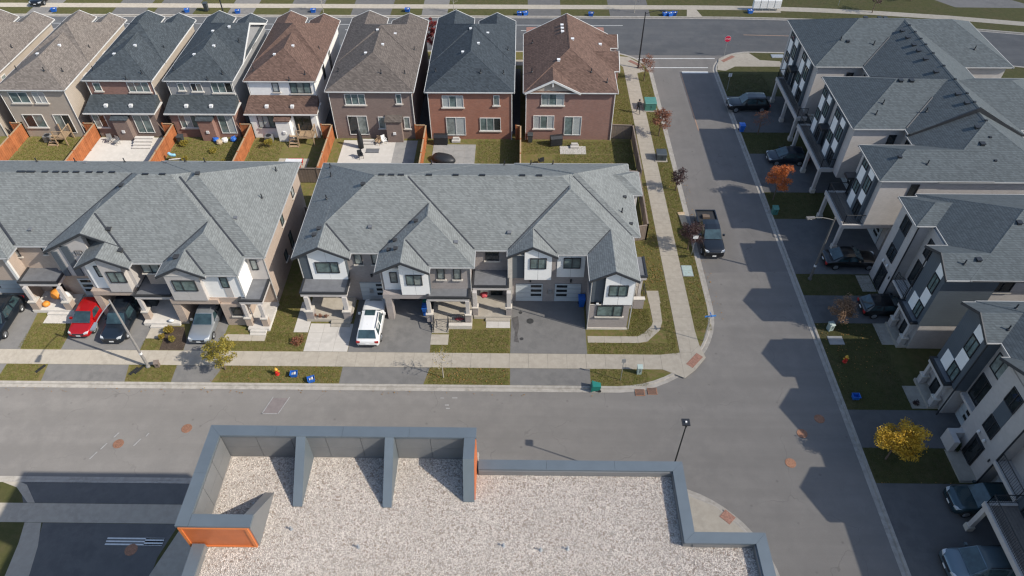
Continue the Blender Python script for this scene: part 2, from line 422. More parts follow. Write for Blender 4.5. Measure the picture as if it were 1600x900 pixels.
cor = [[(9.92, 34.58), (11.3, 34.58), (11.3, 36.06), (9.92, 36.06)], [(11.3, 34.58), (12.9, 33.75), (12.9, 36.3), (11.3, 36.06)],
       [(12.9, 33.75), (13.8, 34.5), (13.8, 36.3), (12.9, 36.3)], [(12.9, 36.3), (13.8, 36.3), (13.9, 38.6), (12.9, 38.6)], [(13.8, 34.5), (14.9, 35.8), (14.6, 37.1), (13.8, 36.3)], [(13.8, 36.3), (14.6, 37.1), (14.5, 38.6), (13.9, 38.6)]]
slabs('corner_pavement', cor, z=.018)
structure('corner_pavement', [(12.9, 81.1), (14.5, 81.1), (15.55, 81.6), (15.2, 83.5), (13.9, 85.2), (12, 85.6), (11, 84.6), (12.3, 83.6), (12.9, 82.6)], .012, concrete)
structure('corner_pavement', [(24.6, 82.0), (25.3, 84.8), (27.3, 86.2), (29.5, 86.5), (30.5, 84.6), (33, 84.3), (33, 82.9), (27, 82.9), (25.6, 81.8)], .012, concrete)
structure('far_pavement', [(x, far_curve(x, 99.3)) for x in xs]+[(x, far_curve(x, 100.7)) for x in reversed(xs)], .012, concrete)
structure('far_side_pavement', [(-300, 82.9), (9.9, 82.9), (11.5, 84.6), (10, 84.4), (-300, 84.4)], .010, concrete)
structure('corner_pavement', [(9.5, 22.2), (11.2, 24.0), (13.3, 23.0), (14.8, 21.3), (15.7, 19.2), (15.9, 10), (13.5, 10), (13.5, 16), (12, 20)], .012, concrete)
structure('park_path', [(52, 160), (60, 160), (62, 125), (66, 108), (74, 100.2), (62, 100.4), (57.5, 106), (55, 118)], .008, drive_m)
structure('park_ramp', [(59.4, 94.6), (61.0, 94.3), (59.6, 97.2), (58.2, 97.6)], .010, concrete)
structure('park_ramp', [(23.2, 97.0), (25.4, 97.0), (24.9, 99.4), (23.6, 99.4)], .010, concrete)
# drive and paths in front of the gravel-roofed building
structure('drive_apron', [(-33.2, 22.78), (-10, 22.78), (-10, 24.32), (-34.2, 24.32)], .008, drive_dark)
structure('cross_path', [(-60, 21.4), (-10, 21.4), (-10, 22.76), (-60, 22.76)], .014, concrete)
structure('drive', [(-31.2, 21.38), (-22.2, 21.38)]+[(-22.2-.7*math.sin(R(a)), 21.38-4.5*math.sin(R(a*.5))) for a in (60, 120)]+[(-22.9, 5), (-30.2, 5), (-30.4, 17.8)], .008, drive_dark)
structure('drive_path', [(-32.4, 21.38), (-31.3, 21.38), (-30.75, 19.8), (-30.4, 18), (-30.3, 5), (-31.8, 5), (-31.9, 18), (-32.1, 20)], .016, concrete)
structure('drive_path', [(-21.9, 21.38), (-22.9, 18), (-23, 5), (-14, 5), (-14, 21.38)], .016, concrete)
structure('drive_path', [(-35.4, 24.3), (-34.2, 23.9), (-32.9, 22.78), (-32.4, 22.78), (-33.6, 24.1), (-34.2, 24.32)], .02, concrete)

# driveways and front walks (sheets laid on the lawn)
def sheet(name, poly, z, mat): return structure(name, poly, z, mat)
for poly in ([(-45.5, 36.07), (-40.1, 36.07), (-40.9, 42.5), (-45.5, 42.5)], [(-36.8, 36.07), (-30.4, 36.07), (-30.45, 42.5), (-37.0, 42.5)], [(-26.9, 36.07), (-24.1, 36.07), (-24.0, 44), (-27.7, 44)],
             [(-13.68, 36.07), (-7.1, 36.07), (-7.2, 43), (-13.7, 43)], [(-.66, 36.07), (5.5, 36.07), (5.5, 41.9), (-.6, 41.9)]):
    sheet('driveway', poly, .006, drive_m)
for x0, x1, x2, x3 in ((-45.5, -40.4, -40.4, -45.9), (-37.1, -30.7, -30.4, -36.9), (-26.9, -23.2, -23.7, -26.8), (-13.8, -6.95, -7.3, -13.8), (-.64, 5.6, 5.58, -.62)):
    sheet('driveway', [(x3, 32.93), (x2, 32.93), (x1, 34.57), (x0, 34.57)], .006, drive_m)
for y0, y1 in ((68.0, 75.7), (57.2, 63.9), (45.45, 53.05), (39.6, 42.8), (27.7, 30.95), (10, 24.9)):
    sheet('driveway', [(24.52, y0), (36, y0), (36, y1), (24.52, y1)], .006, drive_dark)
for k, x in enumerate((-70, -58, -52, -41.5, -33, -24, -14, 1, 12.5)):
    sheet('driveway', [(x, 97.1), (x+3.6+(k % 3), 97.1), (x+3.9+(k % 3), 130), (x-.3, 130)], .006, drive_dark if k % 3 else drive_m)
# house fronts: drives to the far street
for x0 in (-62, -53, -44.5, -36.5, -28, -18.5, -8.5, 2.5):
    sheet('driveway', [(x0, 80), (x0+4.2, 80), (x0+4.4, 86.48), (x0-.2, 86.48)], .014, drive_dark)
# narrow side yards between the detached houses
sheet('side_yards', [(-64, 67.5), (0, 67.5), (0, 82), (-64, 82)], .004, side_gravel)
# pale concrete walk and pad of the middle block's first unit
slabs('entry_walk', [rect(-17.25+1.18*k, -17.25+1.18*(k+1), 36.08+1.0*j, 36.08+1.0*(j+1)) for k in range(3) for j in range(3)]+[rect(-18.5, -17.3, 38.1+1.15*j, 38.1+1.15*(j+1)) for j in range(3)], concrete_new, .024)
slabs('entry_walk', [rect(-7.15, -5.7, 36.9, 38.0)], concrete, .02); slabs('entry_walk', [rect(-2.7, -1.7, 38.75, 39.7), rect(-1.7, -.7, 38.75, 39.7)], concrete_new, .02)
slabs('entry_walk', [rect(-39.6, -38.4, 38.85, 40.1), rect(-38.4, -37.2, 38.85, 40.1)], concrete_new, .02)
slabs('entry_walk', [rect(-30.4, -29.1, 37.3, 38.7)], concrete, .02)
slabs('entry_walk', [rect(-24.0+1.12*k, -24.0+1.12*(k+1), 37.12, 37.82) for k in range(3)], concrete, .02)
slabs('corner_walk', [rect(5.62+1.36*k, 5.62+1.36*(k+1), 37.26, 37.96) for k in range(3)]+[[(9.7, 37.26), (10.45, 37.42), (10.3, 38.35), (9.7, 37.96)], [(10.45, 37.42), (11.62, 38.65), (11.0, 39.15), (10.3, 38.35)], [(11.0, 39.15), (11.62, 38.65), (11.95, 39.6), (11.17, 39.6)],
      [(11.17, 39.6), (11.95, 39.6), (12.03, 41.7), (11.13, 41.7)], [(11.1, 41.7), (12.1, 41.7), (12.1, 43.2), (11.05, 43.2)]], concrete, .02)
for x0, x1, y0, y1 in ((29.35, 30.6, 37.3, 39.6), (29.4, 30.8, 31.1, 33.2), (30.3, 31.5, 25.0, 27.6), (29.8, 31.0, 43.3, 45.3)):
    slabs('entry_walk', [rect(x0, x1, y0, (y0+y1)/2), rect(x0, x1, (y0+y1)/2, y1)], concrete, .02)
# backyard patios
sheet('patio', rect(-46.6, -39.4, 54.5, 66.3), .012, concrete_new)
sheet('patio', rect(-19.3, -13.6, 56.5, 66.0), .012, concrete_new); sheet('patio', rect(-13.6, -11.2, 61.6, 66.0), .0125, paver_m)
slabs('patio', [rect(-9.4+1.15*k, -9.4+1.15*(k+1), 60.5+1.2*j, 60.5+1.2*(j+1)) for k in range(4) for j in range(4)], paver_m, .03)
slabs('patio', [rect(.35+1.1*k, .35+1.1*(k+1), 57.9+1.2*j, 57.9+1.2*(j+1)) for k in range(3) for j in range(3)], concrete_new, .03)
slabs('patio', [rect(4.3, 5.7, 63.6, 65.1), rect(5.7, 7.1, 63.6, 65.1)], concrete_new, .03)
sheet('patio', rect(-25.6, -22.4, 57.2, 62.5), .012, concrete)
sheet('planting_bed', [(-28.85, 36.1), (-26.95, 36.1), (-26.95, 37), (-27.7, 38.6), (-29.1, 38.6)], .02, soil_m)

# road paint, covers
def paint(name, polys, z, mat):
    b = MB()
    for p in polys: b.quad(*[(q[0], q[1], z) for q in p])
    return kind(b.build(name, mat), 'structure')
paint('crosswalk_line', [[(15.0, 85.0), (24.9, 85.1), (24.9, 85.25), (15.0, 85.15)]], -.106, white_paint)
paint('crosswalk_line', [[(16.2, 82.65), (23.6, 82.7), (23.6, 82.85), (16.2, 82.8)]], -.106, white_paint)
paint('stop_line', [rect(20.15, 23.4, 81.35, 81.8)], -.106, white_paint)
paint('centre_line', [rect(19.9, 20.02, 68.5, 81.3)], -.106, yellow_paint)
paint('lane_line', [rect(-120+6*k, -117.2+6*k, 92.75, 92.87) for k in range(22)]+[rect(-300, 14, 94.4, 94.5)], -.108, white_paint)
paint('lane_line', [[(30, far_curve(30, 91.8)), (34, far_curve(34, 91.8)), (38, far_curve(38, 91.8)), (42, far_curve(42, 91.8)), (42, far_curve(42, 91.92)), (38, far_curve(38, 91.92)), (34, far_curve(34, 91.92)), (30, far_curve(30, 91.92))]], -.106, yellow_paint)
paint('stop_line', [rect(-26.5, -22.8, 19.92, 20.02), rect(-26.5, -22.8, 20.12, 20.22), rect(-26.5, -22.8, 20.32, 20.42), rect(-24.0, -22.8, 19.95, 20.4)], .014, white_paint)
paint('utility_paint_marks', [[(-30.3, 26.2), (-30.2, 26.2), (-29.9, 26.8), (-30.0, 26.8)], [(-29.85, 27.0), (-29.75, 27.0), (-29.5, 27.5), (-29.6, 27.5)], [(-29.3, 28.0), (-29.2, 28.0), (-29.0, 28.4), (-29.1, 28.4)], [(-27.6, 27.3), (-27.5, 27.3), (-27.2, 27.9), (-27.3, 27.9)], [(-27.0, 28.1), (-26.9, 28.1), (-26.8, 28.4), (-26.9, 28.4)],
      rect(-5.9, -5.6, 31.7, 31.78), rect(-5.0, -4.6, 31.72, 31.8), rect(-5.5, -5.2, 31.05, 31.15), rect(-5.4, -5.1, 30.75, 30.85)], -.1, faded_paint)
paint('road_patch', [[(-19.0, 30.2), (-17.9, 30.2), (-17.4, 31.6), (-18.6, 31.6)]], -.112, plain('patch_asphalt', (.2, .17, .16), .9, var=.1))
paint('road_patch_outline', [[(-19.1, 30.15), (-17.85, 30.15), (-17.85, 30.21), (-19.1, 30.21)], [(-19.1, 30.15), (-19.02, 30.15), (-18.55, 31.7), (-18.63, 31.7)], [(-17.9, 30.15), (-17.83, 30.15), (-17.3, 31.7), (-17.37, 31.7)]], -.104, faded_paint)
stain = plain('oil_stain', (.085, .08, .078), .9, var=.3)
paint('driveway_stain', [[(-.55, 39.9), (-.05, 40.1), (.05, 39.0), (-.1, 38.0), (.05, 37.2), (-.35, 37.3), (-.3, 38.4), (-.5, 39.0)]], .012, stain)
def cover(name, x, y, r, mat, z=-.105, label=None):
    b = MB().lathe([(r, -.02), (r, .0), (r*.93, .008), (r*.9, .002), (r*.5, .005), (.01, .006)], (0, 0, 0), 18)
    o = b.build(name, mat); o.location = (x, y, z)
    return o
MC = [(-28.72, 27.48, 'rust-coloured manhole cover between white paint dashes on the front street'), (-24.23, 28.83, 'rusty manhole cover with a green dab, nearest the corner of the metal parapet'), (19.18, 26.47, 'orange rusty manhole cover in the sun on the side street'),
      (22.28, 30.19, 'shaded rust manhole cover on the side street opposite the blue bin'), (20.66, 28.91, 'middle of the three manhole covers on the shaded side street')]
for x, y, lb in MC: tag(cover('manhole_cover', x, y, .38, iron_rust), lb, 'manhole', 'manhole covers')
tag(cover('manhole_cover', -24.67, 19.62, .4, iron_rust, .014), 'dark red manhole cover beside the painted bars on the shaded drive', 'manhole', 'manhole covers')
b = MB()
for k in range(3): b.lathe([(.16 if k else .3, 0), (.16 if k else .3, .006), (.01, .008)], ((.95, 39.55, 0), (.15, 40.5, 0), (.25, 37.6, 0))[k], 14)
tag(b.build('driveway_cover', iron_dark), 'dark round covers set in the double driveway', 'cover').location.z = .008
for x, y, lb in ((9.3, 32.42, 'left of the two rusty catch basin grates in the corner gutter'), (10.25, 32.55, 'right of the two rusty catch basin grates in the corner gutter')):
    t = thing('catch_basin', lb, 'drain grate', (x, y, -.1), 0, 'catch basins at the corner')
    MB().box(-.36, .36, -.3, .3, -.03, .03).build('frame', iron_rust, t)
    for k in range(5): MB().box(-.3, .3, -.24+k*.11, -.19+k*.11, .03, .05).build('bar', iron_dark, t)
def tactile(x, y, a, w_, d_, lb):
    t = thing('tactile_plate', lb, 'tactile paving', (x, y, .022), R(a), 'rust red tactile plates')
    MB().box(-w_/2, w_/2, -d_/2, d_/2, -.02, .008).build('plate', tactile_m, t)
    b = MB()
    for i in range(int(w_/.12)):
        for j in range(int(d_/.12)): b.box(-w_/2+.04+i*.12, -w_/2+.09+i*.12, -d_/2+.04+j*.12, -d_/2+.09+j*.12, .008, .016)
    kind(b.build('domes', tactile_m, t), 'stuff')
tactile(13.95, 35.5, 48, 1.5, .6, 'rusty tactile plate on the sidewalk ramp at the front corner')
tactile(14.4, 83.7, -45, 1.6, .5, 'rusty tactile plate on the ramp beside the black lamp pole')
tactile(26.5, 84.9, 40, 2.2, .5, 'rusty tactile plate on the ramp below the stop sign')
tactile(13.9, 22.3, -45, .8, .7, 'tan tactile plate on the ramp behind the gravel roof corner')

# ---------------------------------------------------------------- building kit
class Bld:
    """a building thing: walls, roof pieces, windows written in world coordinates"""
    def __init__(s, name, label, cat, base, ze, slope, roof, fascia=trim_white, group=None):
        s.t = thing(name, label, cat, base, 0, group, world=True); s.ze = ze; s.k = slope; s.roof = roof; s.fascia = fascia; s.pieces = []; s.dz = 0
    def wall(s, x0, x1, y0, y1, z0, z1, mat, name='wall'): return MB().box(x0, x1, y0, y1, z0, z1).build(name, mat, s.t)
    def roofz(s, x, y): return max([f(x, y) for f in s.pieces] or [0])
    def hip(s, x0, x1, y0, y1, axis='x', a='hip', b='hip', ze=None, k=None, mat=None, wall=None, cap=True, ff=None):
        """ridge along axis; a/b = treatment of the low/high end ('hip', 'gable' or 'in' = buried in another roof)"""
        s.dz += .0035
        ze = (s.ze if ze is None else ze)+s.dz; k = k or s.k; mat = mat or s.roof; ff = ff or s.fascia
        if axis == 'y':
            T = lambda u, v, z: (v, u, z); u0, u1, v0, v1 = y0, y1, x0, x1
        else:
            T = lambda u, v, z: (u, v, z); u0, u1, v0, v1 = x0, x1, y0, y1
        h = (v1-v0)/2; vm = (v0+v1)/2; zr = ze+k*h
        ua = u0+(h if a == 'hip' else 0); ub = u1-(h if b == 'hip' else 0)
        if ua > ub: ua = ub = (u0+u1)/2
        A, B_, C, D = T(u0, v0, ze), T(u1, v0, ze), T(u1, v1, ze), T(u0, v1, ze); P, Q = T(ua, vm, zr), T(ub, vm, zr)
        m = MB(); fl = axis == 'y'
        def face(*p): m.quad(*(reversed(p) if fl else p))
        if ua == ub: face(A, B_, P); face(C, D, P)
        else: face(A, B_, Q, P); face(C, D, P, Q)
        if a != 'gable': face(D, A, P)
        if b != 'gable': face(B_, C, Q)
        r = m.build('roof', mat, s.t)
        # underside, fascia and gutters
        f = MB(); lo = lambda p, d=.14: (p[0], p[1], p[2]-d)
        pts = [A, B_, C, D]; ends = {0: 'e', 1: b, 2: 'e', 3: a}
        if 'gable' in (a, b): f.quad(lo(A), lo(B_), lo(Q), lo(P)); f.quad(lo(C), lo(D), lo(P), lo(Q))
        else: f.quad(*[lo(p) for p in pts])
        for i in range(4):
            if ends[i] in ('gable', 'in'): continue
            p, q = pts[i], pts[(i+1) % 4]; f.quad(lo(p), lo(q), q, p)
        def bar(p, q, d=.04):
            p = Vector(p); q = Vector(q); e = (q-p).normalized(); n_ = Vector((e.y, -e.x, 0))
            c = Vector((sum(v[0] for v in pts)/4, sum(v[1] for v in pts)/4, 0))
            if (Vector((p.x, p.y, 0))-c).dot(n_) < 0: n_ = -n_
            z0, z1 = Vector((0, 0, -.09)), Vector((0, 0, .004)); i = len(f.v)
            for w_ in (p, q): f.v += [tuple(w_+n_*.005+z0), tuple(w_+n_*d+z0), tuple(w_+n_*d+z1), tuple(w_+n_*.005-n_*.02+z1)]
            f.f += [(i, i+1, i+5, i+4), (i+1, i+2, i+6, i+5), (i+2, i+3, i+7, i+6), (i, i+3, i+2, i+1), (i+4, i+5, i+6, i+7)]
        bar(A, B_); bar(C, D)
        if a == 'hip': bar(D, A)
        if b == 'hip': bar(B_, C)
        f.build('fascia', ff, r)
        for e, p0, p1, pk, sg in ((a, D, A, P, -1), (b, B_, C, Q, 1)):
            if e != 'gable': continue
            g = MB(); o_ = Vector(T(sg*.05, 0, 0)); w3 = [Vector(q) for q in (p0, pk, p1)]; dn_ = Vector((0, 0, -.2)); up_ = Vector((0, 0, .03))
            for q in w3: g.v += [tuple(q+up_-o_*.4), tuple(q+up_+o_), tuple(q+dn_+o_), tuple(q+dn_-o_*.4)]
            for k2 in range(2):
                for j in range(4): g.f.append((k2*4+j, k2*4+(j+1) % 4, (k2+1)*4+(j+1) % 4, (k2+1)*4+j))
            g.f += [(0, 1, 2, 3), (11, 10, 9, 8)]
            g.build('rake_trim', ff if wall is None else valley_m, r)
        if cap:
            c = MB()
            if ua < ub: c.strip(P, Q, .3, .02)
            if a == 'hip': c.strip(A, P, .3, .02); c.strip(D, P, .3, .02)
            if b == 'hip': c.strip(B_, Q, .3, .02); c.strip(C, Q, .3, .02)
            if c.v: c.build('ridge_cap', mat, r)
        def fn(x, y):
            u, v = (y, x) if axis == 'y' else (x, y)
            if not (u0 <= u <= u1 and v0 <= v <= v1): return 0
            z = min(v-v0, v1-v)
            if a == 'hip': z = min(z, u-u0)
            if b == 'hip': z = min(z, u1-u)
            return ze+k*z
        s.pieces.append(fn)
        return r
    def facets(s, faces, caps, fn, eaves):
        m = MB()
        for f in faces: m.quad(*f)
        r = m.build('roof', s.roof, s.t); c = MB()
        for p, q in caps: c.strip(p, q, .3, .02)
        kind(c.build('ridge_cap', s.roof, r), 'stuff'); e = MB()
        for p, q in eaves: e.box(p[0], q[0], p[1]-.04, p[1]+.02, p[2]-.14, p[2]+.004)
        e.build('fascia', s.fascia, r); s.pieces.append(fn)
    def valley(s, x, y, dx, dy, d, ze=None, k=None):
        """dark open valley from eave corner (x,y) climbing diagonally for d metres"""
        ze = (ze or s.ze)+.03; k = k or s.k
        MB().strip((x+.1*dx, y+.1*dy, ze+.1*k), (x+dx*d, y+dy*d, ze+k*d), .2, .05, 0).build('valley_flashing', valley_m, s.t)
    def vents(s, pts, mat=None, size=.3):
        for x, y in pts:
            z = s.roofz(x, y)
            b = MB().box(-size/2, size/2, -size/2, size/2, -.15, .1).box(-size*.62, size*.62, -size*.62, size*.62, .1, .15)
            o = b.build('roof_vent', mat or iron_dark, s.t); o.location = Vector((x, y, z))
    def pipes(s, pts, h=.45, r=.05, mat=None):
        for x, y in pts:
            z = s.roofz(x, y)
            b = MB().tube((x, y, z-.1), (x, y, z+h), r).lathe([(r*2.4, 0), (r*2.2, .05), (r*1.2, .1)], (x, y, z+.02), 10)
            b.build('vent_pipe', mat or metal_dark, s.t)
    def ridge_vents(s, pts, ln=.5):
        for x, y in pts:
            z = s.roofz(x, y)
            MB().box(x-ln/2, x+ln/2, y-.09, y+.09, z-.05, z+.09).build('ridge_vent', metal_dark, s.t)
FAC = {'-y': lambda pl: (lambda a, d, z: (a, pl-d, z)), '+y': lambda pl: (lambda a, d, z: (a, pl+d, z)), '-x': lambda pl: (lambda a, d, z: (pl-d, a, z)), '+x': lambda pl: (lambda a, d, z: (pl+d, a, z))}
def fbox(m, T, a0, a1, d0, d1, z0, z1):
    p, q = T(a0, d0, z0), T(a1, d1, z1)
    m.box(min(p[0], q[0]), max(p[0], q[0]), min(p[1], q[1]), max(p[1], q[1]), z0, z1)
def window(par, face, pl, a0, a1, z0, z1, n=2, fm=None, sill=True, glass=None, fw_=.06, bars=None, name='window', split=None, transom=None):
    T = FAC[face](pl); fm = fm or trim_black; m = MB()
    fbox(m, T, a0, a1, -.02, .075, z1-fw_, z1); fbox(m, T, a0, a1, -.02, .075, z0, z0+fw_)
    fbox(m, T, a0, a0+fw_, -.02, .075, z0+fw_, z1-fw_); fbox(m, T, a1-fw_, a1, -.02, .075, z0+fw_, z1-fw_)
    cuts = split or [a0+(a1-a0)*k/n for k in range(1, n)]
    for c in cuts: fbox(m, T, c-fw_*.45, c+fw_*.45, -.02, .068, z0+fw_, z1-fw_)
    if transom: fbox(m, T, a0+fw_, a1-fw_, -.02, .064, transom-.03, transom+.03)
    o = m.build(name, fm, par)
    ed = [a0]+list(cuts)+[a1]
    for i in range(len(ed)-1):
        g = MB(); fbox(g, T, ed[i]+fw_*.4, ed[i+1]-fw_*.4, -.01, .018+.004*i, z0+fw_*.7, z1-fw_*.7)
        gm = glass or rnd.choice((glass_dark, glass_teal, glass_curt, glass_teal, glass_blind))
        g.build('pane', gm, o)
    if sill:
        q = MB(); fbox(q, T, a0-.12, a1+.12, 0, .14, z0-.12, z0-.005); q.build('sill', stone_trim, o)
    return o
def panels(par, face, pl, a0, a1, z0, z1, na, nz, mat, back=None, gap=.018, name='panel', proud=.03, ztop=None):
    T = FAC[face](pl)
    for i in range(na):
        for j in range(nz):
            b0, b1 = a0+(a1-a0)*i/na, a0+(a1-a0)*(i+1)/na; c0, c1 = z0+(z1-z0)*j/nz, z0+(z1-z0)*(j+1)/nz
            m = MB(); fbox(m, T, b0+gap/2, b1-gap/2, 0, proud, c0+gap/2, c1-gap/2); m.build(name, mat, par)
def garage_door(par, face, pl, a0, a1, z0, z1, lites_at, mat=None):
    T = FAC[face](pl); m = MB(); fbox(m, T, a0, a1, 0, .02, z0, z1)
    o = m.build('garage_door', trim_black, par); n = 4; h = (z1-z0)/n
    for k in range(n):
        q = MB(); fbox(q, T, a0+.01, a1-.01, .02, .055, z0+k*h+.012, z0+(k+1)*h-.012); q.build('door_panel', mat or garage_m, o)
        if k: 
            g = MB(); fbox(g, T, lites_at[0], lites_at[1], .055, .066, z0+k*h+.1, z0+(k+1)*h-.14); g.build('glass_slot', glass_dark, o)
    return o
def canopy(par, x0, x1, y0, y1, z, front=trim_black, fascia=stucco_grey, h=.42):
    """flat porch roof: pale beam, dark rim and sunk membrane"""
    o = MB().box(x0+.05, x1-.05, y0+.05, y1-.02, z-h, z-.1).build('porch_beam', fascia, par)
    r = MB().box(x0, x1, y0, y0+.16, z-.1, z+.06).box(x0, x0+.16, y0+.16, y1, z-.1, z+.06).box(x1-.16, x1, y0+.16, y1, z-.1, z+.06)
    r.build('porch_roof_rim', front, par)
    MB().box(x0+.16, x1-.16, y0+.16, y1, z-.1, z-.02).build('porch_roof', membrane, par)
def pier(par, x, y, z0, z1, zb, w0=.5, w1=.3, lower=brick_grey, upper=stucco_grey):
    """porch pier: brick pedestal with a stone cap and a slim shaft above"""
    MB().box(x-w0/2, x+w0/2, y-w0/2, y+w0/2, z0, zb).build('pedestal', lower, par)
    MB().box(x-w0/2-.05, x+w0/2+.05, y-w0/2-.05, y+w0/2+.05, zb, zb+.1).build('pedestal_cap', stone_trim, par)
    MB().box(x-w1/2, x+w1/2, y-w1/2, y+w1/2, zb+.1, z1).build('column', upper, par)
def steps(par, x0, x1, y_top, n, z_top, mat=concrete, run=.3):
    for k in range(n): MB().box(x0, x1, y_top-run*(k+1), y_top-run*k, 0, z_top-(z_top/(n))*(k+.5)).build('step', mat, par)
def railing(par, pts, h=.95, mat=None, gap=.16, posts=True, base=None, name='railing'):
    m = MB()
    for (p, q) in zip(pts[:-1], pts[1:]):
        p = Vector(p); q = Vector(q); L_ = (q-p).length; n = max(2, int(L_/gap))
        m.tube(p+Vector((0, 0, h)), q+Vector((0, 0, h)), .035, n=5); m.tube(p+Vector((0, 0, .1)), q+Vector((0, 0, .1)), .02, n=4)
        for k in range(n+1):
            c = p+(q-p)*k/n; m.tube(c, c+Vector((0, 0, h)), .011 if 0 < k < n else .03, n=4, cap=False)
    return m.build(name, mat or metal_dark, par)
def lamp_fix(par, p, mat=None): return MB().box(p[0]-.07, p[0]+.07, p[1]-.09, p[1]+.06, p[2]-.14, p[2]+.14).build('wall_lamp', mat or metal_dark, par)

def bay_panelled(b, x0, x1, y, zb, zl, xa, za, zr, body, mat, backing):
    """projecting front bay with a gable top: backing prism, four cladding panels"""
    MB().prism_y([(x0, zb), (x1, zb), (x1, zr), (xa, za), (x0, zl)], y, y+body).build('bay', backing, b.t)
    e = .03; xm = (x0+x1)/2; zm = (zb+min(zl, zr))/2
    top = lambda x: zl+(za-zl)*(x-x0)/(xa-x0) if x <= xa else za+(zr-za)*(x-xa)/(x1-xa)
    g = .02
    for (p0, p1) in ((x0+g, xm-g/2), (xm+g/2, x1-g)):
        MB().prism_y([(p0, zb+g), (p1, zb+g), (p1, zm-g/2), (p0, zm-g/2)], y-e, y).build('panel', mat, b.t)
        pl = [(p0, zm+g/2), (p1, zm+g/2), (p1, top(p1)-.02)]+([(xa, za-.02)] if p0 < xa < p1 else [])+[(p0, top(p0)-.02)]
        MB().prism_y(pl, y-e, y).build('panel', mat, b.t)

# ---------------------------------------------------------------- middle townhouse block
S = .52
B = Bld('townhouse_block', 'grey-roofed two-storey townhouse block with white bays on the corner lot', 'townhouses', (-4, 47.5, 0), 5.8, S, roof_grey, soffit_m, group='two-storey townhouse blocks')
B.wall(-17.65, -3.9, 41.85, 53.2, -.05, 5.66, brick_grey); B.wall(-3.9, -.55, 42.25, 53.1, -.05, 5.65, brick_grey)
B.wall(-.55, 8.9, 41.85, 53.15, -.05, 5.655, brick_grey); B.wall(8.9, 9.5, 43.95, 53.1, -.05, 5.645, stucco_grey)
B.wall(9.5, 10.3, 49.4, 52.3, -.05, 5.6, stucco_grey, 'side_bay')
B.hip(-18.0, -3.5, 41.45, 53.6, 'x'); B.hip(-9.6, 9.28, 41.85, 53.58, 'x', 'in', 'hip')
B.hip(-11.2, -3.5, 39.85, 47.2, 'y', 'hip', 'in')
B.hip(-18.0, -13.4, 40.75, 46.0, 'y', 'gable', 'in', wall=1, cap=False)
B.hip(-11.2, -6.95, 39.2, 44.5, 'y', 'gable', 'in', wall=1, cap=False)
B.hip(-.95, 9.28, 41.4, 53.5, 'y', 'hip', 'hip')
B.hip(-.95, 3.1, 41.1, 45, 'y', 'gable', 'in', wall=1, cap=False)
B.hip(5.4, 9.28, 38.45, 46.2, 'y', 'gable', 'in', wall=1, cap=False)
B.hip(-.5, 9.85, 43.6, 53.7, 'x')
B.hip(6.5, 10.66, 49.1, 52.5, 'x', 'in', 'hip')
B.valley(-13.4, 41.45, -1, 1, 2.2); B.valley(-11.2, 41.45, 1, 1, 3.8); B.valley(-3.5, 41.85, -1, 1, 5.7); B.valley(-6.95, 39.85, -1, 1, 2.0)
B.valley(-.95, 41.85, 1, 1, 5.0); B.valley(3.1, 41.4, -1, 1, 1.9); B.valley(5.4, 41.4, 1, 1, 1.9); B.valley(9.28, 43.6, -1, 1, 4.8)
B.ridge_vents([(x, 47.55) for x in (-11.4, -10.6, -9.8)]+[(x, 47.72) for x in (-7.5, -5.3, -3.1, .2, 1.6)])
B.vents([(-12.9, 46.9), (-16.1, 43.2), (-16.4, 42.6)]); B.vents([(-8.3, 43.6), (-9.9, 42.2), (-10.3, 41.3), (-9.7, 41.1)], None, .26)
B.vents([(-12.0, 43.4), (-.9+.1, 43.2), (-5.0, 41.9)], membrane, .26); B.vents([(9.0, 48.2)], None, .22)
B.pipes([(-16.6, 50.6), (-16.3, 47.2), (-17.0, 52.2), (8.5, 45.9), (-8, 53), (-1.4, 53), (1.0, 53.1), (3, 53.2)]); B.vents([(9.2, 44.8)], None, .2)
t = B.t
# unit 1
bay_panelled(B, -16.9, -13.98, 41.25, 3.0, 5.9, -15.75, 6.55, 5.65, 1.3, panel_white, siding_slate)
B.wall(-17.65, -16.9, 41.3, 42, 3.0, 5.7, siding_slate, 'bay_side')
window(t, '-y', 41.22, -16.42, -14.55, 3.85, 5.02, 2, split=[-15.2], sill=False)
for x0 in (-13.35, -11.95): window(t, '-y', 41.85, x0, x0+.62, 4.25, 5.4, 1, sill=True, glass=glass_curt)
canopy(t, -17.7, -13.85, 39.55, 41.25, 3.1)
MB().box(-17.6, -13.9, 39.3, 41.85, -.05, .3).build('porch_slab', concrete, t)
pier(t, -17.25, 39.62, .3, 2.7, 1.15, .62, .34); pier(t, -14.15, 39.62, .3, 2.7, 1.15, .62, .34)
steps(t, -15.55, -13.95, 39.3, 2, .3)
window(t, '-y', 41.84, -16.7, -15.6, .35, 2.45, 1, sill=False, name='entry_door', glass=glass_dark); MB().box(-15.2, -14.35, 41.78, 41.85, 1.2, 2.2).build('entry_light_panel', white_plastic, t)
garage_door(t, '-y', 41.85, -13.35, -11.0, .05, 2.15, (-12.0, -11.15)); lamp_fix(t, (-12.2, 41.8, 3.0))
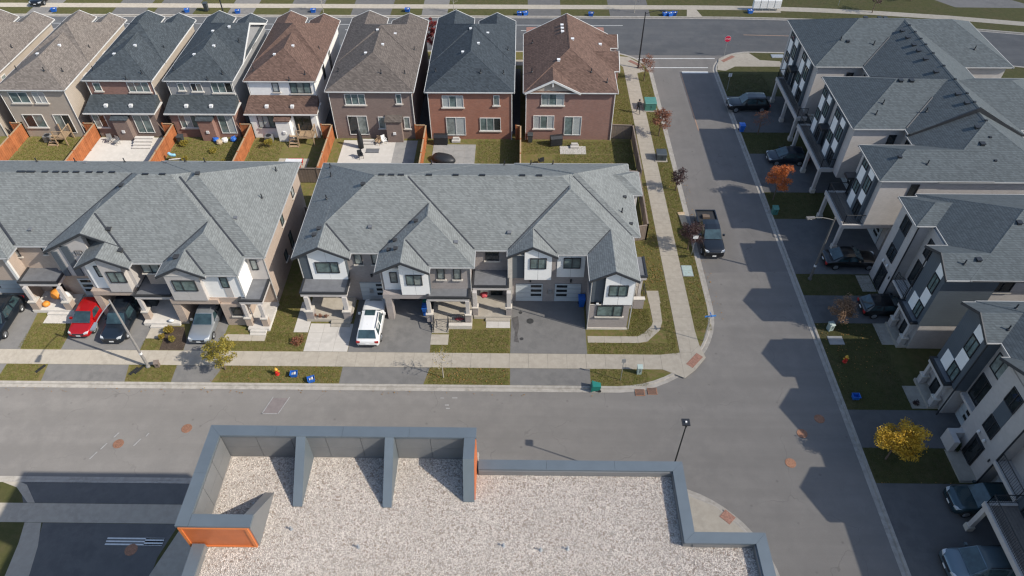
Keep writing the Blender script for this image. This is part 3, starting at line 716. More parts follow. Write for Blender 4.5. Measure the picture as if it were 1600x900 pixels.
# unit 2
B.wall(-11.0, -3.9, 40.25, 42.0, 2.95, 5.62, brick_grey); B.wall(-10.85, -9.4, 40.2, 40.26, 2.95, 6.0, panel_white, 'cladding_strip')
B.wall(-10.98, -7.05, 39.62, 40.26, 2.5, 2.98, brick_grey, 'garage_lintel'); B.wall(-10.85, -10.35, 39.62, 40.3, -.05, 2.5, brick_grey, 'garage_pier')
bay_panelled(B, -9.4, -7.1, 39.6, 3.0, 6.42, -9.05, 6.6, 5.6, .66, panel_white, siding_slate)
window(t, '-y', 39.57, -8.9, -7.62, 4.15, 5.28, 2, sill=False); window(t, '-y', 40.2, -10.3, -9.72, 3.8, 4.95, 1, sill=False, glass=glass_curt)
for x0 in (-6.5, -5.2): window(t, '-y', 40.25, x0, x0+.6, 4.18, 5.38, 1, glass=glass_curt)
canopy(t, -7.4, -3.95, 39.15, 40.25, 3.1)
MB().box(-7.2, -3.85, 38.95, 41.85, -.05, .3).build('porch_slab', concrete, t); MB().box(-5.75, -3.85, 38.6, 38.95, -.05, .42).build('planter_wall', stone_trim, t)
pier(t, -7.3, 39.35, .3, 2.7, 1.15, .5, .3); pier(t, -4.15, 39.3, .3, 2.7, 1.15, .5, .3)
steps(t, -7.1, -5.75, 38.95, 3, .3, run=.27); railing(t, [(-6.95, 38.2, .05), (-6.95, 39.0, .3)]); railing(t, [(-5.78, 38.2, .05), (-5.78, 38.97, .3), (-4.4, 38.97, .42)])
window(t, '-y', 41.84, -6.9, -6.0, .35, 2.4, 1, sill=False, name='entry_door', glass=glass_dark)
garage_door(t, '-y', 41.86, -10.2, -7.6, .05, 2.15, (-8.6, -7.7), trim_black)
# unit 3
window(t, '-y', 42.25, -2.75, -1.65, 4.4, 5.5, 2, glass=glass_dark)
canopy(t, -3.8, -.8, 40.25, 42.25, 3.3)
MB().box(-3.75, -.62, 39.75, 42.25, -.05, .3).build('porch_slab', concrete, t)
pier(t, -3.6, 40.1, .3, 2.9, 1.15, .45, .34, brick_grey, stucco_grey); pier(t, -.82, 40.1, .3, 2.9, 1.15, .45, .34, brick_grey, stucco_grey)
steps(t, -2.75, -.7, 39.75, 1, .3)
window(t, '-y', 42.24, -2.4, -1.4, .35, 2.5, 1, sill=False, name='entry_door', glass=glass_dark); MB().box(-3.3, -2.6, 42.15, 42.24, .4, 2.4).build('door_panel', stone_trim, t)
# unit 4 with double garage and corner tower
B.wall(-.6, .42, 41.5, 41.9, 3.1, 5.9, siding_slate, 'bay_side'); MB().box(-.85, -.55, 41.3, 41.9, -.05, 5.75).build('party_pier', stone_trim, t)
bay_panelled(B, .42, 2.64, 41.3, 3.12, 6.3, 1.08, 6.62, 5.7, .7, panel_white, siding_slate)
window(t, '-y', 41.27, .88, 2.2, 4.42, 5.58, 2, sill=False, glass=glass_teal)
panels(t, '-y', 41.84, 3.08, 5.36, 2.95, 5.5, 2, 2, panel_white); window(t, '-y', 41.8, 3.6, 4.98, 4.0, 5.15, 2, sill=False, glass=glass_teal)
garage_door(t, '-y', 41.85, -.28, 2.0, .08, 2.15, (1.0, 1.9)); garage_door(t, '-y', 41.85, 3.0, 5.22, .08, 2.15, (3.15, 4.05))
lamp_fix(t, (.95, 41.8, 2.55)); lamp_fix(t, (4.3, 41.8, 2.55))
B.wall(5.68, 8.85, 38.75, 43, -.05, 2.98, brick_grey); B.wall(5.75, 8.9, 38.95, 43, 2.98, 5.6, siding_slate); MB().box(5.63, 8.9, 38.68, 38.75, -.05, .18).build('plinth', stone_trim, t)
bay_panelled(B, 6.66, 8.98, 38.72, 2.95, 6.02, 7.34, 6.42, 5.6, .4, panel_white, siding_slate)
MB().box(5.68, 6.55, 38.7, 38.96, 2.9, 2.98).build('ledge', stone_trim, t)
window(t, '-y', 38.69, 7.0, 8.5, 4.0, 5.18, 2, sill=False, glass=glass_teal); window(t, '-y', 38.75, 6.25, 8.35, 1.6, 2.86, 2, split=[7.6], glass=glass_teal)
MB().box(6.15, 6.35, 38.66, 38.74, 3.0, 3.14).build('meter_plate', white_plastic, t)
canopy(t, 8.9, 10.6, 41.75, 44.2, 3.1)
MB().box(8.85, 10.45, 41.1, 43.9, -.05, .3).build('porch_slab', concrete, t); MB().box(9.65, 10.5, 41.05, 41.3, -.05, 1.1).build('porch_wall', brick_grey, t); MB().box(9.6, 10.55, 41.0, 41.35, 1.1, 1.2).build('porch_wall_cap', stone_trim, t)
MB().box(10.05, 10.3, 41.95, 42.2, .3, 2.7).build('column', stucco_grey, t); MB().box(10.05, 10.3, 43.6, 43.85, .3, 2.7).build('column', stucco_grey, t)
railing(t, [(10.75, 42.0, 0), (10.75, 43.2, 0)])
for y0, z0 in ((45.5, 1), (47.2, 3.9), (51, 3.9)): window(t, '+x', 9.5 if y0 < 49 else 10.3, y0, y0+.9, z0, z0+1.2, 2)
for k, x in enumerate((-16, -13, -9, -6, -2, 1.5, 5)): window(t, '+y', 53.2 if x < -4 else 53.15, x, x+1.5, 3.9, 5.1, 2)
for x, y in ((-11.02, 40.2), (-3.87, 40.2), (-.9, 41.25), (5.62, 38.7), (9.0, 38.75), (-17.7, 41.3)): MB().tube((x, y, 0), (x, y, 5.65), .045, n=6).build('downspout', soffit_m, t)
for x in (-12.6, 2.45): MB().box(x, x+.3, 41.72, 41.85, 1.0, 1.45).build('meter_box', grey_metal, t)
# west side wall openings
window(t, '-x', -17.65, 45.5, 46.3, 1.2, 2.4, 1); window(t, '-x', -17.65, 48.5, 49.3, 4, 5.1, 1)

# ---------------------------------------------------------------- left townhouse block
A = Bld('townhouse_block', 'grey-roofed two-storey townhouse block with beige brick, at the left edge', 'townhouses', (-34, 47.5, 0), 5.8, S, roof_grey, soffit_m, group='two-storey townhouse blocks')
t = A.t
A.wall(-64, -38.3, 42.3, 53.3, -.05, 5.65, brick_beige); A.wall(-38.3, -30.1, 42.0, 53.25, -.05, 5.655, brick_beige); A.wall(-30.1, -21.9, 40.6, 53.2, 2.7, 5.66, brick_beige); A.wall(-30.1, -27.9, 41.9, 43, -.05, 2.7, brick_beige)
A.wall(-21.9, -20.5, 41.2, 53.2, -.05, 5.65, brick_beige); A.wall(-28.0, -21.9, 43.2, 53.2, -.05, 2.7, brick_beige)
A.hip(-64, -31.8, 41.95, 53.65, 'x', 'in', 'in'); A.facets([[(-30.4, 40.1, 5.8), (-21.7, 40.1, 5.8), (-28.5, 46.9, 9.336), (-31.2, 46.9, 9.336), (-34.2, 43.9, 7.776)], [(-21.7, 40.1, 5.8), (-21.7, 53.7, 5.8), (-28.5, 46.9, 9.336)], [(-21.7, 53.7, 5.8), (-38, 53.7, 5.8), (-31.2, 46.9, 9.336), (-28.5, 46.9, 9.336)], [(-38, 53.7, 5.8), (-38, 41.6, 5.8), (-34.2, 41.6, 7.776), (-34.2, 43.9, 7.776), (-31.2, 46.9, 9.336)]],
         [((-28.5, 46.9, 9.336), (-31.2, 46.9, 9.336)), ((-31.2, 46.9, 9.336), (-34.2, 43.9, 7.776)), ((-28.5, 46.9, 9.336), (-21.7, 53.7, 5.8))], lambda x, y: 5.8+S*min(y-40.1, 53.7-y, x+38, -21.7-x) if -38 < x < -21.7 and 41.5 < y < 53.7 else 0, [((-30.4, 40.1, 5.8), (-28.0, 40.1, 5.8))]); A.hip(-33, -20.15, 40.8, 53.75, 'x')
A.hip(-28.0, -21.7, 38.75, 46.5, 'y', 'hip', 'in'); A.hip(-28.0, -24.15, 38.55, 43, 'y', 'gable', 'in', wall=1, cap=False)
A.hip(-38.0, -30.4, 41.3, 47, 'y', 'gable', 'in', wall=1, cap=False); A.hip(-34.7, -30.4, 39.45, 45, 'y', 'gable', 'in', wall=1, cap=False)
A.hip(-52.5, -40.5, 40.6, 47.2, 'y', 'hip', 'in', ze=5.7)
A.valley(-38.0, 41.95, 1, 1, 5.8); A.valley(-30.4, 40.1, -1, 1, 3.7); A.valley(-28.0, 40.1, 1, 1, 3.1); A.valley(-21.7, 40.8, -1, 1, 6.2); A.valley(-24.15, 38.75, -1, 1, 1.8); A.valley(-40.5, 41.95, -1, 1, 4.5)
A.ridge_vents([(-41.5, 47.82), (-40.7, 47.82)], .7); A.ridge_vents([(x, 47.82) for x in (-39.5, -38.6, -37.8, -36.9, -35.8, -34.9, -33.9)]); A.ridge_vents([(-30.6, 46.92), (-29.2, 46.92)])
A.vents([(-32.6, 46.3), (-32.7, 42.6), (-31.4, 40.9), (-26.5, 47.3)]); A.vents([(-26.6, 40.0)], None, .35); A.vents([(-39.6, 43.2), (-28.9, 41.2), (-22.9, 43.9), (-39.3, 52.6), (-32, 52.8)], membrane, .24)
A.pipes([(-21.6, 51.3), (-21.8, 47.3), (-44, 53), (-40.6, 53.2), (-36, 53.1), (-30.5, 53.2), (-28.7, 53.2)])
# unit at the right end, with its side porch
A.wall(-21.9, -20.5, 41.15, 41.2, 3.1, 5.6, panel_grey, 'cladding_strip'); window(t, '-y', 41.15, -21.6, -21.05, 4.2, 5.3, 1, sill=False, glass=glass_curt)
panels(t, '+x', -21.9, 39.1, 41.15, 3.1, 5.5, 1, 1, panel_white); A.wall(-24.8, -21.9, 39.1, 42, 3.05, 5.62, stucco_white, 'wall'); A.wall(-24.75, -21.95, 39.05, 43.2, 2.5, 3.05, brick_beige, 'garage_lintel')
window(t, '-y', 39.1, -23.4, -22.8, 4.2, 5.35, 1, sill=False, glass=glass_teal); panels(t, '-y', 39.1, -23.35, -22.75, 3.1, 4.15, 1, 1, panel_grey)
canopy(t, -22.4, -20.45, 38.65, 41.2, 3.1)
MB().box(-22.2, -20.45, 38.2, 41.2, -.05, .3).build('porch_slab', concrete_new, t); pier(t, -22.1, 38.75, .3, 2.7, 1.15, .5, .28, brick_beige); pier(t, -20.75, 38.7, .3, 2.7, 1.15, .5, .28, brick_beige)
steps(t, -22.0, -20.7, 38.2, 2, .3, concrete_new, .24); A.wall(-24.05, -22.2, 38.85, 43.2, -.05, 2.5, brick_beige); window(t, '-y', 38.85, -23.3, -22.5, 1.2, 2.2, 1, glass=glass_dark)
# bay over the silver car
A.wall(-27.95, -24.1, 38.85, 43.2, 2.5, 2.98, brick_beige, 'garage_lintel'); A.wall(-28.0, -27.35, 38.95, 43.2, -.05, 2.5, brick_beige, 'garage_pier')
bay_panelled(A, -27.5, -24.8, 38.78, 3.0, 5.85, -26.1, 6.55, 5.6, .9, panel_grey, panel_grey); A.wall(-27.9, -24.8, 39.6, 41, 3.0, 5.6, panel_grey)
window(t, '-y', 38.75, -27.0, -25.2, 4.15, 5.3, 2, split=[-26.3], sill=False, glass=glass_teal)
garage_door(t, '-y', 43.2, -27.2, -24.2, .05, 2.2, (-26.8, -25.8))
# porch between the bays
canopy(t, -31.05, -27.95, 39.2, 42.0, 3.0); window(t, '-y', 40.6, -30.2, -28.7, 4.3, 5.4, 2, sill=True)
MB().box(-31.0, -28.0, 38.7, 42, -.05, .3).build('porch_slab', concrete_new, t); pier(t, -30.75, 39.35, .3, 2.6, 1.15, .5, .28, brick_beige); steps(t, -30.4, -29.1, 38.7, 1, .3, concrete_new)
window(t, '-y', 41.9, -29.9, -28.9, .35, 2.4, 1, sill=False, name='entry_door', glass=glass_dark)
# bays over the red and dark cars
A.wall(-34.6, -30.9, 40.2, 42.1, 2.95, 5.6, panel_grey); A.wall(-34.6, -30.9, 39.75, 42.1, 2.5, 2.96, brick_beige, 'garage_lintel'); A.wall(-34.75, -34.2, 39.8, 42.1, -.05, 2.95, brick_beige, 'garage_pier')
bay_panelled(A, -32.95, -31.2, 39.68, 3.0, 6.6, -32.6, 6.75, 5.75, .6, panel_grey, panel_grey); window(t, '-y', 39.65, -32.5, -31.2+.02, 4.12, 5.3, 2, sill=False, glass=glass_teal)
A.wall(-34.3, -33.0, 40.1, 40.21, 3.0, 6.0, panel_white, 'cladding_strip'); window(t, '-y', 40.1, -33.6, -33.02, 4.3, 5.5, 1, sill=False, glass=glass_curt)
MB().prism_y([(-37.7, 2.9), (-34.5, 2.9), (-34.5, 7.2), (-34.2, 7.55), (-37.7, 5.75)], 41.6, 42.0).build('gable_wall', stucco_grey, t)
MB().box(-37.6, -37.1, 41.5, 41.6, 2.95, 5.6).build('cladding_strip', siding_slate, t); MB().box(-36.6, -36.0, 41.5, 41.6, 2.95, 6.2).build('cladding_strip', siding_slate, t)
garage_door(t, '-y', 42.0, -34.1, -31.2, .05, 2.2, (-33.9, -33)); garage_door(t, '-y', 42.0, -37.2, -34.8, .05, 2.2, (-37, -36.1))
railing(t, [(-35.6, 41.45, 5.3), (-35.0, 41.45, 5.3)], .5)
# leftmost units
canopy(t, -41.05, -37.7, 40.5, 42.3, 3.1); window(t, '-y', 42.3, -38.9+.05, -37.95, 4.7, 5.6, 2); window(t, '-y', 42.3, -41.6, -40.9, 4.4, 5.5, 1)
MB().box(-40.9, -37.4, 40.05, 42.3, -.05, .3).build('porch_slab', concrete_new, t); pier(t, -40.55, 40.4, .3, 2.7, 1.15, .6, .3, brick_beige); pier(t, -37.75, 40.4, .3, 2.7, 1.15, .6, .3, brick_beige); steps(t, -39.6, -37.2, 40.05, 1, .3, concrete_new)
window(t, '-y', 42.3, -40.0, -39.0, .35, 2.4, 1, sill=False, name='entry_door', glass=glass_dark)
A.wall(-52, -41.2, 41.2, 42.4, 2.7, 5.45, brick_beige); A.wall(-41.6, -41.1, 41.1, 42.4, -.05, 2.7, brick_beige, 'garage_pier'); MB().box(-41.4, -41.15, 41.0, 41.2, 2.9, 5.5).build('downspout', trim_white, t); garage_door(t, '-y', 42.35, -46, -42, .05, 2.2, (-45.5, -44.5))
window(t, '-y', 41.2, -44.2, -42.6, 4.0, 5.2, 2)
for x, y in ((-21.85, 39.0), (-20.42, 41.15), (-38.35, 42.2)): MB().tube((x, y, 0), (x, y, 5.65), .045, n=6).build('downspout', soffit_m, t)
for y0, z0, dz in ((50.4, 4.2, .9), (47.2, 1.0, 1.6), (45.2, 1.3, .9), (46.5, 4.2, .9)): window(t, '+x', -20.5, y0, y0+.7, z0, z0+dz, 1)
for x in (-60, -56, -52, -48, -44, -40, -36, -32, -28, -24): window(t, '+y', 53.3 if x < -38.3 else (53.25 if x < -30.1 else 53.2), x, x+1.4, 3.9, 5.1, 2)

# ---------------------------------------------------------------- detached houses along the back
def house(x0, x1, roof, wallm, label, stepped=False, upper=None, wins=(), fm=None, k=.47, bumpx=None, ze=5.9, side=None, gables=True, mainb='hip', maina='hip', custom=None, sillm=True, sidewin=()):
    upper = upper or wallm; side = side or wallm; xm = (x0+x1)/2
    h = Bld('detached_house', label, 'house', (xm, 74, 0), ze, k, roof, trim_white, 'detached houses in the back row'); t = h.t; fm = fm or trim_white
    wx0, wx1 = x0+.35, x1-.35; yr = 68.45 if stepped else 66.4
    h.wall(wx0, wx1, yr, 81.4, -.05, ze-.15, side if stepped else wallm)
    if stepped:
        MB().box(wx0+.02, wx1-.02, yr-.03, yr, 3.9, ze-.15).build('rear_cladding', upper, t)
        h.wall(wx0-.1, wx1+.1, 66.45, yr+.5, -.05, 3.15, wallm, 'rear_room')
        r = MB(); a, b_ = x0-.05, x1+.05
        A_, B2, C2, D2 = (a, 66.05, 3.2), (b_, 66.05, 3.2), (b_-.2, yr-.031, 4.1), (a+.2, yr-.031, 4.1)
        r.quad(A_, B2, C2, D2); r.quad(A_, D2, (a+.2, yr-.031, 3.2)); r.quad(B2, (b_-.2, yr-.031, 3.2), C2); sk = r.build('skirt_roof', roof, t)
        MB().box(a-.02, b_+.02, 65.97, 66.05, 3.06, 3.2).box(a, b_, 66.05, yr, 3.06, 3.19).build('gutter', trim_white, sk)
        for fx in (.3, .65): MB().box(a+(b_-a)*fx-.17, a+(b_-a)*fx+.17, 66.75, 67.1, 3.4, 3.75).build('roof_vent', white_plastic, sk)
    yre = yr-.35
    if custom: custom(h)
    else:
        h.hip(x0, x1, yre, 77, 'y', 'hip', 'in'); h.hip(x0-.02, x1+.02, 71.9, 81.8, 'x', maina, mainb)
        if gables:
            q = (x1-x0)*.47
            h.hip(x0, x0+q, 75.5, 83.3, 'y', 'in', 'gable', cap=False); h.hip(x1-q, x1, 75.5, 82.6, 'y', 'in', 'gable', cap=False)
            if mainb == 'gable': MB().prism_x([(72.2, ze-.1), (81.5, ze-.1), (76.85, ze-.1+k*4.65)], wx1-.1, wx1+.02).build('gable_wall', side, t)
            h.wall(x0+.4, x0+q-.4, 81.4, 82.9, -.05, ze-.2, side, 'front_bay'); h.wall(x1-q+.4, x1-.4, 81.4, 82.2, -.05, ze-.2, side, 'front_bay')
        h.vents([(xm-.9, 71.2), (xm+.7, 73), (xm-.3, 76.1), (xm+1.6, 76.3)], white_plastic, .23)
        h.pipes([(x1-1.2, 68.9), (xm+1.1, 68.2), (x0+.9, 69.6), (x1-.8, 74.5)])
    for a0, a1, z0, z1, n, lv in wins:
        y = 66.45 if (stepped and lv == 0) else (yr-.03 if stepped else yr)
        window(t, '-y', y, a0, a1, z0, z1, n, fm, sill=(z0 > .7 and sillm), name='window' if z0 > .7 else 'patio_door')
    if bumpx:
        yb = 66.45 if stepped else 66.4
        MB().box(bumpx[0], bumpx[1], yb-.75, yb, -.05, 2.55).build('fireplace_bump', wallm, t)
        MB().prism_x([(yb-.9, 2.55), (yb, 2.55), (yb, 3.0), (yb-.9, 2.66)], bumpx[0]-.1, bumpx[1]+.1).build('bump_roof', roof, t)
        MB().box((bumpx[0]+bumpx[1])/2-.15, (bumpx[0]+bumpx[1])/2+.15, yb-.85, yb-.75, 1.0, 1.3).build('flue_vent', white_plastic, t)
    for f_, y0, y1, z0, z1 in sidewin: window(t, f_, wx1 if f_ == '+x' else wx0, y0, y1, z0, z1, 1, fm)
    MB().tube((wx0-.06, yr-.06, 0), (wx0-.06, yr-.06, ze-.15), .045, n=6).build('downspout', trim_white, t)
    MB().tube((wx1+.06, yr-.06, 0), (wx1+.06, yr-.06, ze-.15), .045, n=6).build('downspout', trim_white, t)
    return h
house(-65.2, -56.4, roof_tan, siding_tan, 'tan-roofed house cut off at the top left corner', wins=[(-63, -61, 4.2, 5.5, 2, 1)], sidewin=[('+x', 70, 70.8, 4, 5.2)])
house(-55.1, -47.6, roof_tan, siding_tan, 'tan house with tan roof, second from the left edge', wins=[(-54, -52, 4.2, 5.5, 2, 1), (-51.5, -50.2, 4.2, 5.5, 2, 1), (-53.8, -51.6, 1.2, 2.8, 2, 0), (-50.5, -48.7, .5, 2.8, 2, 0)], sidewin=[('+x', 70.5, 71.3, 3.9, 5.1), ('+x', 75.5, 76.3, 3.9, 5.1)])
house(-46.8, -39.2, roof_dark, brick_brown, 'brown brick house with charcoal roof above a pale concrete yard', True, brick_mix, [(-45.9, -45.1, 4.5, 5.5, 1, 1), (-42.2, -39.9, 4.4, 5.6, 3, 1), (-46.3, -44.9, 1.2, 2.8, 2, 0), (-41.9, -40.1, .55, 2.8, 2, 0)], bumpx=(-43.9, -42.3), side=siding_tan)
house(-38.1, -30.55, roof_dark, brick_mix, 'light grey house with charcoal roof and white triple window', True, siding_grey, [(-36.8, -36.1, 4.6, 5.5, 1, 1), (-35.4, -34.2, 4.5, 5.5, 2, 1), (-33.2, -30.95, 4.35, 5.6, 3, 1), (-36.9, -35.0, 1.2, 2.8, 3, 0), (-32.7, -31.0, .55, 2.8, 2, 0)], bumpx=(-34.7, -33.1), side=siding_grey, mainb='gable')
house(-29.5, -21.75, roof_brown, stucco_white, 'white stucco house with red-brown shingle roof', True, stucco_white, [(-26.6, -25.9, 4.5, 5.6, 1, 1), (-24.7, -22.5, 4.35, 5.65, 3, 1), (-28.4, -26.6, 1.3, 2.8, 3, 0), (-24.4, -22.6, .6, 2.8, 2, 0)], fm=trim_black, bumpx=(-26.3, -24.8), side=stucco_white, sidewin=[('+x', 72.5, 73.3, 3.6, 5.2), ('+x', 76, 76.6, 2.5, 5.2)])
house(-20.4, -11.1, roof_taupe, brick_brown, 'brown brick house with taupe roof behind a pale patio', False, None, [(-18.5, -16.35, 4.2, 5.5, 3, 1), (-13.1, -12.5, 4.35, 5.5, 1, 1), (-18.6, -16.5, .5, 2.85, 2, 0), (-15.3, -14.55, 1.3, 2.75, 1, 0), (-12.55, -11.9, 1.3, 2.75, 1, 0)], bumpx=(-14.4, -12.75), k=.43)
house(-10.0, -.62, roof_blue, brick_red, 'red brick house with blue-black shingle roof', False, None, [(-8.25, -6.0, 3.95, 5.35, 3, 1), (-2.85, -2.2, 4.2, 5.4, 1, 1), (-8.0, -5.9, .5, 2.75, 2, 0), (-4.35, -2.1, 1.1, 2.7, 3, 0)])
def h7_roof(h):
    h.hip(.3, 10.15, 66.05, 79.3, 'y', 'hip', 'gable'); h.hip(.45, 6.25, 65.95, 71, 'y', 'gable', 'in', cap=False)
    h.hip(5.6, 11.0, 75.9, 79.2, 'x', 'in', 'gable', cap=False); h.hip(5, 10.7, 70.6, 75.2, 'x', 'in', 'gable', cap=False)
    t = h.t
    MB().prism_y([(.75, 5.9), (5.95, 5.9), (3.35, 7.15)], 66.25, 66.3).build('gable_face', siding_tan, t)
    g = MB()
    for a_, b_ in (((.5, 5.85), (3.35, 7.22)), ((6.2, 5.85), (3.35, 7.22))): g.tube((a_[0], 65.98, a_[1]), (b_[0], 65.98, b_[1]), .1, n=4)
    g.box(3.27, 3.43, 65.95, 66.05, 6.6, 7.1); g.build('gable_trim', trim_white, t)
    h.wall(9.8, 10.6, 70.9, 74.9, -.05, 5.8, brick_mix, 'side_bay'); h.wall(9.8, 10.9, 76.2, 78.9, -.05, 5.8, brick_mix, 'side_bay')
    h.vents([(4.6, 76.9), (4.6, 76.1), (4.6, 75.3), (5.6, 73.3), (4.0, 69.6), (9.6, 79.4), (8.9, 75.4)], white_plastic, .28)
    h.pipes([(7.4, 68.3), (9, 67.2), (1.3, 76), (1.2, 69.5)])
house(.3, 10.15, roof_brown, brick_mix, 'plum brick corner house with brown roof and white-trimmed rear gable', False, None, [(2.2, 4.6, 4.25, 5.6, 3, 1), (1.4, 3.65, 1.4, 3.0, 3, 0), (4.75, 6.6, .6, 2.9, 2, 0)], k=.5, custom=h7_roof, side=brick_mix)

# ---------------------------------------------------------------- three-storey townhouses across the side street
def tower_front(b, y0, y1, x, z_eave, door=True, bm=brick_pale):
    """pale brick stair bay: two windows with a slate panel between, doorway below"""
    t = b.t; ym = (y0+y1)/2
    b.wall(x, x+4, y0, y1, -.05, z_eave-.15, bm, 'stair_bay')
    window(t, '-x', x, ym-.6, ym+.6, 6.2, 7.6, 2, glass=glass_dark, sill=False); window(t, '-x', x, ym-.6, ym+.6, 3.25, 4.6, 2, glass=glass_dark, sill=False)
    panels(t, '-x', x, ym-.6, ym+.6, 4.64, 6.16, 1, 1, siding_slate)
    MB().box(x-.03, x, ym-.7, ym+.6, .1, 2.35).build('doorway', trim_black, t); window(t, '-x', x-.03, ym-.6, ym+.35, .15, 2.2, 1, sill=False, name='entry_door', glass=glass_dark)
    for dy, z in ((-.3, 2.75), (.45, 2.7)): MB().lathe([(.09, -.12), (.1, 0), (.06, .12)], (x-.1, ym+dy, z), 8).build('wall_lamp', white_plastic, t)
    MB().box(x-.05, x, y0+.35, y0+.45, 2.0, 2.3).build('house_number', trim_black, t)
def panel_front(b, y0, y1, x, z_eave, zr, low=brick_pale, apex=None):
    """gabled slate bay with chequered white panels and windows"""
    t = b.t; ym = (y0+y1)/2; w_ = y1-y0
    b.wall(x+.2, x+4, y0+.05, y1-.05, -.05, 2.8, low, 'ground_floor')
    MB().prism_x([(y0, 2.8), (y1, 2.8), (y1, z_eave-.1), (ym, zr-.12), (y0, z_eave-.1)], x, x+4).build('bay', siding_slate, t)
    c0, c1, c2 = y0+w_*.16, ym, y1-w_*.16
    panels(t, '-x', x, c0, c1, 4.45, 5.75, 1, 1, panel_white); panels(t, '-x', x, c1, c2, 3.05, 4.4, 1, 1, panel_white); panels(t, '-x', x, c1, c2, 5.8, 7.0, 1, 1, panel_white) if w_ > 5 else None
    window(t, '-x', x, c0, c1-.03, 3.05, 4.4, 2, glass=glass_teal, sill=False); window(t, '-x', x, c0, c1-.03, 5.8, 7.3, 2, glass=glass_teal, sill=False)
    window(t, '-x', x, c1+.03, c2, 4.45, 5.75, 1, glass=glass_dark, sill=False) if w_ > 5 else None
    panels(t, '-x', x, c0, c1, 7.35, z_eave-.15, 1, 1, panel_white)
def balcony(b, x0, x1, y0, y1, z=2.95, posts=(), beamm=stucco_grey):
    t = b.t
    MB().box(x0, x0+.25, y0, y1, z-.32, z+.1).box(x0+.25, x1, y0, y0+.25, z-.32, z+.1).box(x0+.25, x1, y1-.25, y1, z-.32, z+.1).build('balcony_beam', beamm, t)
    n = max(3, int((x1-x0-.25)/.22))
    for k in range(n):
        a = x0+.25+(x1-x0-.25)*k/n; MB().box(a+.008, a+(x1-x0-.25)/n-.008, y0+.25, y1-.25, z-.12, z).build('deck_board', deck_grey, t)
    railing(t, [(x1-.1, y0+.12, z+.1), (x0+.12, y0+.12, z+.1), (x0+.12, y1-.12, z+.1), (x1-.1, y1-.12, z+.1)], 1.0, metal_dark, .14)
    for px_, py_ in posts:
        MB().box(px_-.15, px_+.15, py_-.15, py_+.15, 0, z-.32).build('post', beamm, t); MB().box(px_-.22, px_+.22, py_-.22, py_+.22, 0, .45).build('post_base', stone_trim, t)
deck_grey = plain('weathered_deck', (.17, .145, .125), .8, var=.15, scale=5)
ZE = 8.4
NB = Bld('row_house_block', 'three-storey dark-roofed row houses with balconies, at the far end of the side street', 'row houses', (38, 62, 0), ZE, .5, roof_grey_dim, soffit_m, 'three-storey row house blocks'); t = NB.t
NB.wall(35.2, 44.8, 48.6, 77.5, -.05, ZE-.2, brick_pale)
NB.hip(34.8, 45.2, 54.9, 77.9, 'y', 'in', 'hip'); NB.hip(34.8, 45.2, 48.2, 55.2, 'y', 'hip', 'in', ze=ZE-.3)
NB.hip(29.95, 40.2, 67.1, 77.8, 'x', 'hip', 'in'); NB.hip(30.1, 40.2, 55.65, 65.1, 'x', 'hip', 'in'); NB.hip(30.0, 39.5, 48.2, 53.5, 'x', 'hip', 'in', ze=ZE-.25)
NB.hip(40.0, 50.1, 67.1, 77.6, 'x', 'in', 'hip'); NB.hip(40.0, 50.1, 55.6, 64.9, 'x', 'in', 'hip')
MB().prism_y([(34.75, 8.25), (45.25, 8.25), (40, 11.15)], 54.84, 54.96).build('step_flashing', trim_black, t)
for y0, y1 in ((67.45, 77.4), (56.0, 64.75), (48.55, 53.15)):
    NB.wall(33.8, 35.3, y0, y1, -.05, ZE-.2, brick_pale); NB.wall(30.5, 33.8, y0, y1, 2.75, ZE-.22, brick_pale, 'wing'); NB.wall(33.0, 33.8, y0+.1, y1-.1, -.05, 2.75, brick_pale, 'garage_wall')
for y0, y1 in ((67.45, 77.4), (56, 64.75)): NB.wall(45.0, 49.6, y0, y1, -.05, ZE-.2, brick_pale, 'wing')
NB.valley(34.8, 65.1, 1, -1, 3.2); NB.valley(34.8, 67.1, 1, 1, 3.2); NB.valley(34.8, 55.65, 1, 1, 3.0)
def chq(b, y0, y1, x, rows):
    """white panels and windows in a chequer on the slate bay"""
    t = b.t
    MB().box(x, x+.35, y0, y1, 2.9, 8.05).build('bay', siding_slate, t); ym = (y0+y1)/2
    for (ya, yb, flip) in ((y0+.25, ym-.25, 0), (ym+.25, y1-.25, 1)):
        z = 3.1
        for k, hh in enumerate((1.5, 1.15, 1.45, .75)):
            if (k+flip) % 2 == 0: window(t, '-x', x, ya, yb, z+.03, z+hh-.03, 2, glass=glass_teal if k else glass_dark, sill=False)
            else: panels(t, '-x', x, ya, yb, z, z+hh, 1, 1, panel_white)
            z += hh
chq(NB, 68.6, 71.6, 30.2, 0); chq(NB, 73.2, 76.2, 30.2, 0); chq(NB, 57.2, 60.2, 30.2, 0); chq(NB, 61.4, 64.2, 30.2, 0); chq(NB, 49.2, 52.2, 30.15, 0)
MB().box(29.6, 30.5, 71.7, 73.0, 5.2, 5.45).box(29.6, 30.5, 60.2, 61.3, 5.2, 5.45).box(29.5, 30.5, 52.2, 53.1, 5.3, 5.55).build('door_canopy', trim_black, t)
for y in (71.9, 60.35, 52.35): window(t, '-x', 30.5, y, y+.95, 3.0, 5.1, 1, sill=False, name='balcony_door', glass=glass_dark)
for yw, xx in ((67.45, 33.6), (56.0, 33.8), (48.55, 33.0)): window(t, '-y', yw, xx, xx+.7, 6.3, 7.6, 1, sill=False, glass=glass_dark)
window(t, '-x', 35.2, 65.4, 66.9, 6.2, 7.7, 2, glass=glass_dark, sill=False); window(t, '-x', 35.2, 53.7, 55.3, 6.2, 7.7, 2, glass=glass_dark, sill=False)
